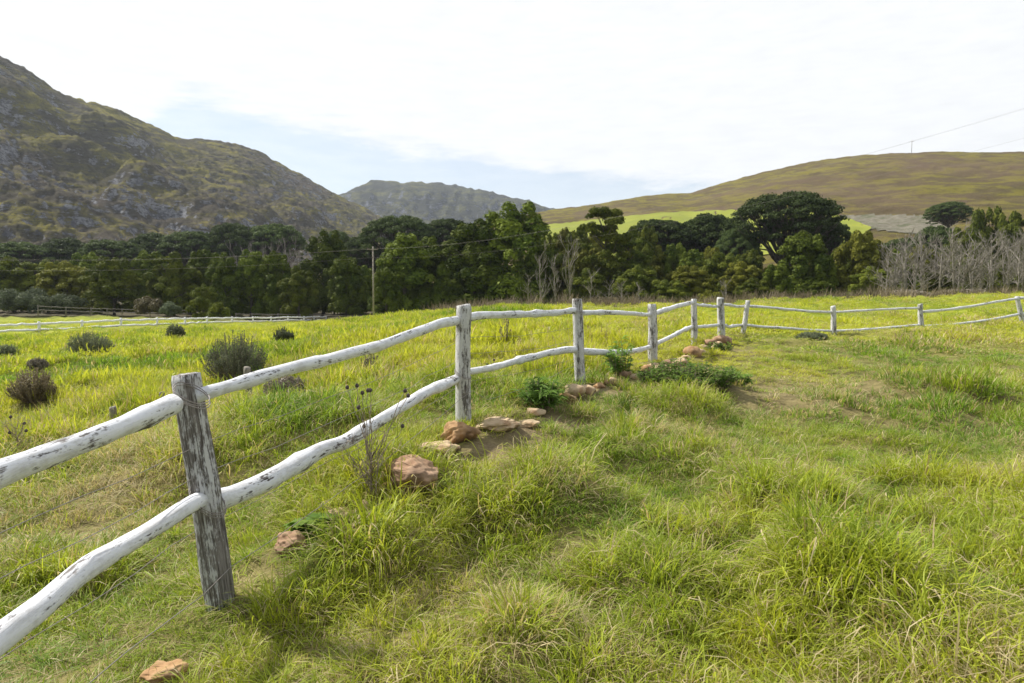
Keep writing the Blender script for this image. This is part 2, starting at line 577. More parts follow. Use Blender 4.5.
# ------------------------------------------------------------------ ground sheet
def ground_mat():
    m, b = new_mat('meadow_soil')
    pos = b.n('ShaderNodeNewGeometry').outputs['Position']
    xyz = b.n('ShaderNodeSeparateXYZ', ins={0: pos})
    n1 = b.noise(pos, .5, 6.0, .6)
    n2 = b.noise(pos, 3.5, 6.0, .65)
    n3 = b.noise(pos, 14.0, 5.0, .65)
    nl = b.noise(pos, .035, 4.0, .6)
    bare = attr(b, 'bare', 2)
    soil = b.mix(n3, (.12, .085, .05), (.30, .23, .14))
    thatch = b.mix(b.smooth(n2, .35, .65), (.10, .09, .03), (.22, .19, .075))
    near = b.mix(bare, thatch, soil)
    far = b.mix(b.smooth(n1, .35, .62), (.15, .19, .022), (.27, .29, .030))
    far = b.mix(b.math('MULTIPLY', b.smooth(n2, .52, .72), .55), far, (.13, .15, .03))
    far = b.mix(b.math('MULTIPLY', b.smooth(nl, .5, .65), .4), far, (.20, .17, .06))
    r = b.vmath('LENGTH', pos)
    ln = b.n('ShaderNodeVectorMath', operation='LENGTH', ins={0: pos}).outputs['Value']
    col = b.mix(b.smooth(ln, 12.0, 40.0), near, far)
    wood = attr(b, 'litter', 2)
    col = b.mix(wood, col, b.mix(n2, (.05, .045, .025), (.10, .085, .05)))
    h = b.math('ADD', b.math('MULTIPLY', n3, .4), n2)
    return finish(m, b, principled(b, col, .95, bump(b, h, .9, .06), .1))


a_front = np.linspace(-62, 62, 420)
a_rest = np.concatenate([np.linspace(-180, -62, 40)[:-1], a_front, np.linspace(62, 180, 40)[1:-1]])
A = np.radians(a_rest)
Rr = np.concatenate([np.geomspace(.4, 60, 230)[:-1], np.geomspace(60, 3300, 60)])
nA, nR = len(A), len(Rr)
gx = np.outer(Rr, np.sin(A)); gy = np.outer(Rr, np.cos(A))
gz = ground(gx, gy)
V = np.stack([gx, gy, gz], -1).reshape(-1, 3)
i0 = np.arange(nR - 1)[:, None] * nA; j0 = np.arange(nA)[None]; j1 = (j0 + 1) % nA
q = np.stack([i0 + j0, i0 + nA + j0, i0 + nA + j1, i0 + j1], -1).reshape(-1, 4)
V = np.concatenate([V, [[0, 0, float(ground(0., 0.))]]])
cidx = len(V) - 1
tri = np.stack([np.arange(nA), (np.arange(nA) + 1) % nA, np.full(nA, cidx)], 1)
me = mk_mesh('ground', V, [q[:, ::-1], tri[:, ::-1]])
# make sure faces look up
if me.polygons[len(me.polygons) // 2].normal.z < 0:
    me.flip_normals()
fattr(me, 'bare', np.clip(patch_field(V[:, 0], V[:, 1], 7), 0, 1))
rr_ = np.hypot(V[:, 0], V[:, 1])
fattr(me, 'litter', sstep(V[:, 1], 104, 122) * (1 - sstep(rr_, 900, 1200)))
tag(link('ground', me, ground_mat()), kind='structure')


# ------------------------------------------------------------------ hills
def px_az(px):
    return math.atan((px - 512.0) / F_PX)


def ridge_tan(pts):
    """pixel skyline -> function azimuth -> tan(elevation)"""
    a = []; t = []
    for px, py in pts:
        d = ray(px, py)
        a.append(math.atan2(d[0], d[1])); t.append(d[2] / math.hypot(d[0], d[1]))
    a = np.array(a); t = np.array(t)
    return lambda q: np.interp(q, a, t)


def hill(name, pts, az0, az1, r_foot, r_ridge, prof, namp, nscale, mat, na=420, nr=170, seed=0, back=1.8, extra=None, smooth_px=.006):
    T = ridge_tan(pts)
    q = np.linspace(az0, az1, na)
    k = np.linspace(-1, 1, 9)
    tr = np.mean([T(q + e * smooth_px) for e in k], axis=0)
    Rg = r_ridge(q); Rf = r_foot(q)
    t = np.concatenate([np.linspace(0, 1, nr), np.linspace(1.0, back, 30)[1:]])
    X = np.empty((len(t), na)); Y = X.copy(); Z = X.copy()
    for i, tt in enumerate(t):
        r = Rf + (Rg - Rf) * tt
        X[i] = r * np.sin(q); Y[i] = r * np.cos(q)
        if tt <= 1:
            Z[i] = EYE + r * tr * prof(tt) - 3.0 * (1 - tt)
        else:
            Z[i] = EYE + Rg * tr * (1 - ((tt - 1) / (back - 1)) ** 1.3) - 3
    n = fbm(X / nscale + seed, Y / nscale + seed * 2, 6, gain=.55)
    rid = 1 - np.abs(2 * fbm(X / (nscale * .7) + 5 + seed, Y / (nscale * .7) + 9, 5, gain=.55) - 1)
    tm = np.minimum(t, 2 - t)[:, None].clip(0, 1)
    fade = sstep(t, 0, .12)[:, None] * (1 - 0.75 * sstep(t, .75, 1.0)[:, None])
    Z = Z + fade * namp * ((n - .5) * 1.2 + (rid - .75) * .9)
    if extra is not None:
        Z = Z + extra(X, Y, np.broadcast_to(t[:, None], X.shape), np.broadcast_to(q[None], X.shape))
    V = np.stack([X, Y, Z], -1).reshape(-1, 3)
    i0 = np.arange(len(t) - 1)[:, None] * na; j = np.arange(na - 1)[None]
    f = np.stack([i0 + j, i0 + j + 1, i0 + na + j + 1, i0 + na + j], -1).reshape(-1, 4)
    me = mk_mesh(name, V, [f])
    fattr(me, 'slope_t', np.broadcast_to(t[:, None], X.shape).ravel())
    o = tag(link(name, me, mat), kind='structure')
    return o, (X, Y, Z, q, t)


def mountain_mat(name, cols, rock, rk0, s=1.0, bd=6.0, yellow=.9, fine=1.0, ylo=.74, depth=1.0, yw=.17):
    """fynbos slope: mottled scrub with ledges and blocks of bare rock; rk0 sets how much rock shows"""
    m, b = new_mat(name)
    pos = b.scale(b.n('ShaderNodeNewGeometry').outputs['Position'], (1.0, depth, 1.0))
    nrm = b.n('ShaderNodeNewGeometry').outputs['Normal']
    n0 = b.noise(b.scale(pos, (.0045 * s, .0045 * s, .008 * s)), 1.0, 5.0, .55, dist=.4)
    n1 = b.noise(b.scale(pos, (.013 * s, .013 * s, .045 * s)), 1.0, 8.0, .65, dist=.8)
    n2 = b.noise(b.scale(pos, (.035 * s, .035 * s, .17 * s)), 1.0, 9.0, .74, dist=.4)
    n3 = b.noise(b.scale(pos, (.16 * s * fine, .16 * s * fine, .42 * s * fine)), 1.0, 7.0, .8)
    n4 = b.noise(b.scale(pos, (.40 * s * fine, .40 * s * fine, .6 * s * fine)), 1.0, 4.0, .75)
    c = b.mix(b.smooth(b.math('ADD', n1, b.math('MULTIPLY_ADD', n3, .5, -.25)), .40, .60), cols[0], cols[1])
    ym = b.smooth(b.math('ADD', b.math('MULTIPLY', n1, .9), b.math('MULTIPLY', n2, .6)), ylo, ylo + yw)
    c = b.mix(b.math('MULTIPLY', b.math('MULTIPLY', ym, b.smooth(n4, .35, .55)), yellow), c, cols[2])
    c = b.mix(b.math('MULTIPLY', b.smooth(b.math('ADD', n3, b.math('MULTIPLY', n0, .6)), .72, .95), .85), c, cols[3])
    c = b.mix(b.math('MULTIPLY', b.smooth(n4, .52, .68), .45), c, (.035, .036, .02))
    nz = b.n('ShaderNodeSeparateXYZ', ins={0: nrm}).outputs[2]
    rk = b.math('ADD', b.math('MULTIPLY', b.math('SUBTRACT', 1.0, nz), .75), b.math('MULTIPLY', n2, .9))
    rk = b.math('ADD', rk, b.math('MULTIPLY', n0, .8))
    rk = b.math('ADD', rk, b.math('MULTIPLY', n3, .55))
    rmask = b.smooth(rk, rk0, rk0 + .07)
    rc = b.mix(b.smooth(b.math('ADD', n4, b.math('SUBTRACT', n3, .5)), .36, .66), rock[0], rock[1])
    rc = b.mix(b.smooth(b.noise(b.scale(pos, (.09 * s, .09 * s, .012 * s)), 1.0, 5.0, .6), .52, .66), rc, rock[0])
    c = b.mix(rmask, c, rc)
    h = b.math('ADD', n2, b.math('MULTIPLY', n3, .8))
    h = b.math('ADD', h, b.math('MULTIPLY', n4, .25))
    h = b.math('ADD', h, b.math('MULTIPLY', rmask, .25))
    return finish(m, b, principled(b, c, .95, bump(b, h, 1.0, bd), .05))


M_MTN = mountain_mat('mountain_slope', [(.092, .080, .048), (.138, .130, .052), (.38, .335, .045), (.140, .115, .100)],
                     [(.14, .14, .155), (.50, .50, .53)], 1.395, 1.0, 11.0, ylo=.71)
M_RIDGE = mountain_mat('far_ridge_slope', [(.055, .060, .048), (.085, .090, .055), (.20, .20, .055), (.075, .075, .06)],
                       [(.07, .075, .10), (.27, .29, .34)], 1.30, .55, 26.0, ylo=.70)
M_HEATH = mountain_mat('heath_slope', [(.118, .090, .045), (.138, .125, .038), (.25, .215, .030), (.165, .115, .080)],
                       [(.22, .20, .18), (.40, .38, .36)], 1.47, 3.6, 2.0, .85, 1.6, .71, .3, .11)

MTN_PTS = [(-700, -40), (-400, -30), (-250, -10), (-120, 20), (0, 55), (28, 70), (60, 91), (85, 100), (110, 106), (140, 118), (160, 128), (180, 137), (200, 137), (232, 141), (262, 153), (290, 169),
           (320, 184), (345, 197), (365, 208), (400, 224), (440, 242), (480, 262), (540, 290), (600, 300)]


def knolls(X, Y, t, q):
    z = np.zeros_like(X)
    for (px, tt, h, wa, wt) in [(160, .50, 26, .045, .055), (195, .42, 18, .04, .045), (215, .34, 16, .05, .05), (130, .40, 14, .03, .04), (250, .45, 20, .04, .06), (60, .30, 10, .05, .04),
                                (90, .6, 14, .05, .05), (25, .75, 16, .05, .05), (300, .55, 22, .035, .07), (120, .78, 16, .04, .05)]:
        d = ((q - px_az(px)) / wa) ** 2 + ((t - tt) / wt) ** 2
        z += 1.2 * h * np.exp(-d * d)
    rough = (fbm(X / 26, Y / 26, 4, gain=.6) - .5) * 15 + (np.abs(fbm(X / 14, Y / 14, 3, gain=.6) - .5)) * -20
    return z + rough * sstep(t, .03, .2) * (1 - .55 * sstep(t, .85, 1.0)) * (t <= 1)


hill('mountain', MTN_PTS, px_az(-700), px_az(590), lambda q: 420 + 0 * q, lambda q: 1150 + 250 * np.cos(q * 3), lambda t: t ** .82 if t > 0 else 0,
     30, 210, M_MTN, 640, 300, 1, 1.7, knolls)
hill('far_ridge', [(100, 235), (250, 222), (320, 200), (346, 191), (360, 185), (372, 181.5), (395, 180.5), (420, 181.5), (450, 184.5), (480, 189), (505, 194), (530, 201), (550, 207), (575, 216), (620, 232), (700, 262)],
     px_az(100), px_az(690), lambda q: 1500 + 0 * q, lambda q: 2600 + 0 * q, lambda t: t ** .6 if t > 0 else 0, 60, 300, M_RIDGE, 320, 110, 4, 1.5,
     lambda X, Y, t, q: ((fbm(X / 60, Y / 60, 4, gain=.6) - .5) * 50 - np.abs(fbm(X / 45, Y / 200, 3) - .5) * 90) * sstep(t, .05, .3) * (1 - .7 * sstep(t, .8, 1)) * (t <= 1))
HEATH_PTS = [(330, 300), (420, 262), (450, 232), (480, 223), (520, 215), (545, 211), (575, 207), (600, 204), (640, 196.5), (665, 194), (690, 193), (705, 188), (740, 178), (770, 170), (800, 164.5), (840, 157.5),
             (870, 155), (900, 153), (930, 151.5), (960, 152.5), (1024, 153), (1150, 158), (1400, 172), (2200, 200)]
prof_h = lambda t: float(np.interp(t, [0, .08, .2, .34, .5, .7, 1.0], [0, .22, .46, .62, .76, .89, 1.0]))
_, (HX, HY, HZ, HQ, HT) = hill('heath_hill', HEATH_PTS, px_az(330), px_az(2000), lambda q: 210 + 0 * q, lambda q: 720 + 60 * np.sin(q * 5), prof_h, 7, 120, M_HEATH, 520, 170, 7, 1.8,
                               lambda X, Y, t, q: (fbm(X / 12, Y / 12, 4, gain=.6) - .5) * 2.4 * sstep(t, .05, .2))


def heath_point(q, el_tan):
    """first point of the heath hill seen under a given azimuth/elevation"""
    j = int(np.clip(np.searchsorted(HQ, q), 1, len(HQ) - 1))
    r = np.hypot(HX[:, j], HY[:, j])
    tt = (HZ[:, j] - EYE) / r
    k = int(np.argmax(tt >= el_tan)) if (tt >= el_tan).any() else len(r) - 1
    return HX[k, j], HY[k, j], HZ[k, j], r[k]


def drape(name, top, bot, mat, px0, px1, lift):
    """a field lying on the heath hill, between two outlines"""
    pxs = np.linspace(px0, px1, 90); rows = 26
    V = np.zeros((rows, len(pxs), 3))
    for j, px in enumerate(pxs):
        q = px_az(px)
        jj = int(np.clip(np.searchsorted(HQ, q), 1, len(HQ) - 1))
        w = (q - HQ[jj - 1]) / (HQ[jj] - HQ[jj - 1])
        rs = []
        for py in (np.interp(px, *zip(*bot)), np.interp(px, *zip(*top))):
            d = ray(px, py)
            rs.append(heath_point(q, d[2] / math.hypot(d[0], d[1]))[3])
        rj = np.hypot(HX, HY)
        for i, r in enumerate(np.linspace(rs[0], max(rs[1], rs[0] + .5), rows)):
            z = (1 - w) * np.interp(r, rj[:, jj - 1], HZ[:, jj - 1]) + w * np.interp(r, rj[:, jj], HZ[:, jj])
            V[i, j] = (r * math.sin(q), r * math.cos(q), z + lift)
    n = len(pxs)
    i0 = np.arange(rows - 1)[:, None] * n; j = np.arange(n - 1)[None]
    f = np.stack([i0 + j, i0 + j + 1, i0 + n + j + 1, i0 + n + j], -1).reshape(-1, 4)
    return tag(link(name, mk_mesh(name, V.reshape(-1, 3), [f]), mat), kind='structure')


def crop_mat():
    m, b = new_mat('crop_field')
    pos = b.n('ShaderNodeNewGeometry').outputs['Position']
    n = b.noise(pos, .05, 5.0, .6); n2 = b.noise(pos, .5, 4.0, .6)
    c = b.mix(b.smooth(n, .3, .7), (.165, .185, .028), (.22, .23, .032))
    c = b.mix(b.math('MULTIPLY', n2, .3), c, (.20, .26, .03))
    return finish(m, b, principled(b, c, .9, bump(b, n2, .5, .2), .1))


drape('field', [(536, 226), (560, 224.5), (600, 220), (625, 217), (660, 213.5), (720, 211), (800, 212), (832, 216), (850, 222), (868, 229)],
      [(536, 262), (700, 262), (830, 250), (868, 231)], crop_mat(), 536, 868, .5)
M_SCRUB = plain_noise_mat('pale_scrub', (.10, .092, .058), (.175, .158, .122), .45, .95, .8, 1.0, (.075, .08, .04))
drape('clearing', [(835, 217), (850, 216.5), (880, 216), (925, 217), (945, 223)], [(835, 217), (850, 221), (868, 231), (925, 236), (945, 232)], M_SCRUB, 838, 945, .35)

# ------------------------------------------------------------------ trees
def leaf_cards(C, Nn, size, rng, aspect=1.0, jitter=.7, lv=None):
    n = len(C)
    nn = Nn + rng.normal(0, jitter, (n, 3))
    nn /= np.linalg.norm(nn, axis=1, keepdims=True) + 1e-9
    a = np.cross(nn, rng.normal(0, 1, (n, 3)))
    a /= np.linalg.norm(a, axis=1, keepdims=True) + 1e-9
    c = np.cross(nn, a)
    s = size * rng.uniform(.6, 1.4, (n, 1))
    k = [rng.uniform(.5, 1.15, (n, 1)) for _ in range(4)]
    V = np.stack([C + a * s * k[0], C + c * s * aspect * k[1], C - a * s * k[2], C - c * s * aspect * k[3]], 1).reshape(-1, 3)
    f = np.arange(n * 4).reshape(n, 4)
    l = rng.random(n) if lv is None else lv
    return V, f, np.repeat(l, 4)


def lobes_to_mesh(name, lobes, n, size, rng, mat, up=.25, jitter=.65, shell=.55, scl=(1, 1, 1), aspect=1.0, under=.35):
    """lobes: (x,y,z, rx,ry,rz)"""
    L = np.array(lobes, float)
    area = (L[:, 3] * L[:, 4] + L[:, 4] * L[:, 5] + L[:, 3] * L[:, 5])
    idx = rng.choice(len(L), n, p=area / area.sum())
    d = rng.normal(0, 1, (n, 3)); d[:, 2] += up
    d /= np.linalg.norm(d, axis=1, keepdims=True)
    low = d[:, 2] < -under
    d[low, 2] *= -1
    rad = shell + (1 - shell) * rng.random((n, 1)) ** .6
    rad = rad * (1 + rng.normal(0, .07, (n, 1)))
    C = L[idx, :3] + d * L[idx, 3:] * rad
    lobe_t = rng.random(len(L))
    lv = np.clip(.6 * lobe_t[idx] + .5 * rng.random(n) - .05, 0, 1)
    V, f, l = leaf_cards(C * np.array(scl), d / L[idx, 3:] * L[idx, 3:].mean(1, keepdims=True), size, rng, aspect, jitter, lv)
    me = mk_mesh(name, V, [f], smooth=False)
    fattr(me, 'lv', l)
    me.materials.append(mat)
    return me


def limb(bag, p0, p1, r0, r1, rng, n=6, wob=.06, segs=6):
    p0 = np.array(p0, float); p1 = np.array(p1, float)
    t = np.linspace(0, 1, n)[:, None]
    L = np.linalg.norm(p1 - p0)
    P = p0 + (p1 - p0) * t
    P[1:-1] += rng.normal(0, wob * L / n * 1.5, (n - 2, 3))
    bag.tube(P, np.linspace(r0, r1, n), segs, True)
    return P


def proto_evergreen(seed, H, W, mat, style='plume'):
    """leafy to the ground; built at real size H x W"""
    rng = np.random.default_rng(seed)
    lobes = []
    nl = 64 if style == 'plume' else 52
    lead = [(rng.uniform(-.22, .22) * W, rng.uniform(-.22, .22) * W, rng.uniform(.78, 1.0)) for _ in range(5)]
    lead[0] = (lead[0][0] * .4, lead[0][1] * .4, 1.0)
    for i in range(nl):
        h = rng.uniform(.02, .86) ** (.9)
        env = (1 - h ** 2.4) ** .75 * (.80 + .2 * min(1, h * 5))
        if style == 'round':
            env = math.sqrt(max(0, 1 - (2 * h - .85) ** 2)) * .95 + .1
        a = rng.uniform(0, 2 * np.pi)
        rad = W / 2 * env * rng.uniform(.55, .92)
        lr = W * rng.uniform(.075, .155) * (1.1 - .4 * h)
        lz = lr * (rng.uniform(1.0, 2.0) if style == 'plume' else rng.uniform(.7, 1.0))
        lobes.append((rad * math.cos(a), rad * math.sin(a), max(h * H, lz * .7), lr, lr, lz))
    for (x, y, t) in lead:
        for k in range(3):
            lr = W * rng.uniform(.07, .13) * (1 - .22 * k + .25)
            z = H * t - lr * (1.0 + 1.7 * (k)) - rng.uniform(0, .02) * H
            lobes.append((x * (1 + .25 * k), y * (1 + .25 * k), z, lr * (.75 + .22 * k), lr * (.75 + .22 * k), lr * 1.25))
    lobes.append((0, 0, H * .42, W * .2, W * .2, H * .36))
    crown = lobes_to_mesh('crown', lobes, 27000, .17, rng, mat, up=.4, jitter=.4, shell=.68)
    bag = Bag()
    bag.tube([(0, 0, -.3), (0.05, 0, H * .3), (0, .05, H * .6), (0, 0, H * .9)], [.035 * H * .5 + .1, .2, .13, .04], 8)
    for i in range(10):
        l = lobes[i]
        limb(bag, (0, 0, max(.4, l[2] * .7)), l[:3], .10, .03, rng)
    return bag.mesh('trunk'), crown, M_BARK


def proto_open(seed, H, W, mat):
    """tall airy tree: bare lower trunk, tufted crown with gaps"""
    rng = np.random.default_rng(seed)
    bag = Bag()
    top = np.array([rng.uniform(-.05, .05) * W, 0, H * .82])
    bag.tube([(0, 0, -.3), (.15, .1, H * .25), (-.1, 0, H * .5), top], [.32, .26, .18, .06], 8)
    lobes = []
    for i in range(80):
        h = rng.uniform(.25, .97)
        env = math.sqrt(max(0.02, 1 - ((h - .66) / .42) ** 2))
        a = rng.uniform(0, 2 * np.pi); rad = W / 2 * env * rng.uniform(.05, .8)
        lr = W * rng.uniform(.06, .13)
        c = (rad * math.cos(a), rad * math.sin(a), h * H - lr * .3)
        lobes.append((*c, lr, lr, lr * .7))
        if i % 2 == 0:
            limb(bag, (0, 0, max(H * .2, c[2] - H * .2 * rng.uniform(.6, 1.2))), c, .10, .03, rng)
    crown = lobes_to_mesh('crown', lobes, 24000, .17, rng, mat, up=.45, jitter=.5, shell=.45)
    return bag.mesh('trunk'), crown, M_BARK


def proto_pine(seed, H, W, mat, stem=.45):
    """umbrella pine: wide flat dome on a forked trunk, dark twiggy underside"""
    rng = np.random.default_rng(seed)
    bag = Bag(); lobes = []
    fork = np.array([rng.uniform(-.05, .05) * W, 0, H * stem * .55])
    bag.tube([(0, 0, -.3), (.1, .05, H * stem * .3), fork], [.45, .38, .34], 9)
    n = 110
    for i in range(n):
        rr = math.sqrt((i + .5) / n); a = i * 2.399963 + rng.uniform(-.25, .25)
        dome = math.sqrt(max(0, 1 - (rr * .97) ** 2))
        z = H * (stem + .10 + (1 - stem - .16) * dome) + rng.uniform(-.035, .02) * H
        lr = W * rng.uniform(.055, .10)
        c = np.array([rr * W * .44 * math.cos(a), rr * W * .44 * math.sin(a), z])
        lobes.append((*c, lr, lr, lr * .55))
        if i % 2 == 0:
            mid = fork + (c - fork) * np.array([.45, .45, .55])
            limb(bag, fork, mid, .22, .13, rng, 5, .08)
            for k in range(2):
                e = c + rng.normal(0, lr * .4, 3)
                limb(bag, mid, e, .11, .035, rng, 5, .10, 5)
        else:
            s = fork + (c - fork) * np.array([.5, .5, .6]) + rng.normal(0, .5, 3)
            limb(bag, s, c, .08, .03, rng, 5, .12, 5)
    for i in range(130):   # hanging inner sprays
        rr = rng.uniform(.2, .95); a = rng.uniform(0, 2 * np.pi)
        dome = math.sqrt(max(0, 1 - rr * rr))
        z = H * (stem + .02 + (1 - stem - .24) * dome * rng.uniform(.35, .95))
        lr = W * rng.uniform(.03, .06)
        lobes.append((rr * W * .42 * math.cos(a), rr * W * .42 * math.sin(a), z, lr, lr, lr * .6))
    crown = lobes_to_mesh('crown', lobes, 36000, .165, rng, mat, up=.8, jitter=.55, shell=.35, under=.15)
    return bag.mesh('trunk'), crown, M_BARK


def proto_bare(seed, H, W):
    """leafless pale tree with upswept branches"""
    rng = np.random.default_rng(seed)
    tr = Bag(); br = Bag()
    lean = rng.uniform(-.10, .10, 2) * H
    P = [np.array([0, 0, -.2]), np.array([lean[0] * .3, lean[1] * .3, H * .3]), np.array([lean[0] * .7, lean[1] * .7, H * .62]), np.array([lean[0], lean[1], H * .92])]
    tr.tube(P, [.105, .085, .055, .02], 6)

    def grow(p, d, L, r, depth):
        n = 4
        pts = [p]
        for k in range(n):
            d = d + rng.normal(0, .13, 3); d[2] += .10; d = d / np.linalg.norm(d)
            pts.append(pts[-1] + d * L / n)
        br.tube(np.array(pts), np.linspace(r, r * .45, n + 1), 4 if depth < 2 else 3, False)
        if depth < 3:
            for k in range(3 if depth < 2 else 3):
                t = rng.uniform(.3, 1.0)
                b0 = pts[int(t * n)]
                dd = d + rng.normal(0, .55, 3); dd[2] = abs(dd[2]) * .9 + .25
                grow(b0, dd / np.linalg.norm(dd), L * rng.uniform(.45, .7), r * .6, depth + 1)
    for i in range(11):
        t = rng.uniform(.12, .95)
        k = min(2, int(t * 3)); f = t * 3 - k
        p = P[k] * (1 - f) + P[k + 1] * f
        a = rng.uniform(0, 2 * np.pi)
        d = np.array([math.cos(a) * .75, math.sin(a) * .75, rng.uniform(.35, .9)])
        grow(p, d / np.linalg.norm(d), W * rng.uniform(.32, .6) * (1.15 - .5 * t), .05, 1)
    return tr.mesh('trunk'), br.mesh('branches'), M_PALEBARK


PROTO = {
    'ever0': proto_evergreen(11, 15, 9, M_EVERGREEN), 'ever1': proto_evergreen(12, 15, 8, M_EVERGREEN), 'ever2': proto_evergreen(13, 12, 8, M_EVERGREEN),
    'round0': proto_evergreen(21, 10, 10, M_BROADLEAF, 'round'), 'round1': proto_evergreen(22, 10, 9, M_BROADLEAF, 'round'),
    'squat0': proto_pine(36, 10, 16, M_PINE, .12),
    'olive0': proto_evergreen(31, 10, 9, M_OLIVE, 'round'),
    'open0': proto_open(41, 16, 10, M_BROADLEAF), 'open1': proto_open(42, 16, 9, M_EVERGREEN),
    'pine0': proto_pine(51, 16, 18, M_PINE), 'pine1': proto_pine(52, 14, 13, M_PINE, .5), 'pine2': proto_pine(53, 12, 15, M_PINE, .38),
    'bare0': proto_bare(61, 7, 5), 'bare1': proto_bare(62, 7, 4.4), 'bare2': proto_bare(63, 6, 5), 'bare3': proto_bare(64, 7.5, 5),
}
PDIM = {'ever0': (15, 9), 'ever1': (15, 8), 'ever2': (12, 8), 'round0': (10, 10), 'round1': (10, 9), 'olive0': (10, 9), 'squat0': (10, 16), 'open0': (16, 10), 'open1': (16, 9),
        'pine0': (16, 18), 'pine1': (14, 13), 'pine2': (12, 15), 'bare0': (7, 5), 'bare1': (7, 4.4), 'bare2': (6, 5), 'bare3': (7.5, 5)}
NAMES = {'ever': 'evergreen_tree', 'round': 'bushy_tree', 'olive': 'bushy_tree', 'squat': 'umbrella_pine', 'open': 'tall_tree', 'pine': 'umbrella_pine', 'bare': 'bare_tree'}


def tree(kind, px, py_top, Y, wpx, label, group=None, base=None, rot=None):
    top = at(px, py_top, Y)
    z0 = float(ground(top[0], top[1])) if base is None else base
    H, W = PDIM[kind]
    h = top[2] - z0
    w = wpx * Y / F_PX
    root = empty(NAMES[kind.rstrip('0123456789')], (top[0], top[1], z0 - .05), label, 'tree', group)
    root.rotation_euler[2] = random.uniform(0, 6.28) if rot is None else rot
    root.scale = (w / W, w / W, h / H)
    tr, cr, bark = PROTO[kind]
    link('trunk', tr, bark, root)
    link('branches' if kind.startswith('bare') else 'crown', cr, bark if kind.startswith('bare') else None, root)
    return root


G_WOOD = 'evergreens massed in the wood behind the meadow'
# umbrella pines of the back rows, standing on the foot of the mountain
for t in [
    ('pine1', 18, 240, 215, 74, 'dark umbrella pine in the back row at the far left edge of the wood'),
    ('pine2', 66, 238, 225, 70, 'dark flat pine in the back row above the paler bushy tree at left'),
    ('pine1', 112, 238, 215, 66, 'dark back-row pine behind the roundest bushy evergreen at left'),
    ('pine2', 152, 233, 235, 64, 'back-row pine below the rocky knoll, where the dark canopy line starts to rise'),
    ('pine1', 192, 229, 230, 66, 'back-row umbrella pine on the rising canopy line, left of the two highest'),
    ('pine2', 232, 223, 235, 66, 'back-row umbrella pine with the high rounded top left of the grey leafless strip'),
    ('pine1', 274, 222, 240, 66, 'back-row umbrella pine directly above the strip of grey leafless trees'),
    ('pine2', 338, 231, 225, 46, 'small dark pine between the dark spire tree and the wide pine canopy'),
    ('pine0', 398, 214, 185, 86, 'widest umbrella pine of the back row, behind the utility pole'),
    ('pine1', 446, 216, 190, 62, 'umbrella pine at the right end of the wide canopy behind the utility pole'),
    ('pine2', 360, 236, 190, 50, 'low pine tucked under the left side of the wide canopy by the pole'),
]:
    tree(*t, group='umbrella pines of the back row')
# the grey leafless strip among the pines
for i, (px, py, w) in enumerate([(238, 250, 30), (254, 246, 30), (268, 244, 32), (282, 243, 30), (297, 245, 30), (246, 252, 28), (290, 250, 30)]):
    tree('bare%d' % (i % 4), px, py, 172 + (i % 3) * 4, w, 'grey leafless tree in the strip between left pines and front evergreens', 'leafless trees in the strip among the pines')

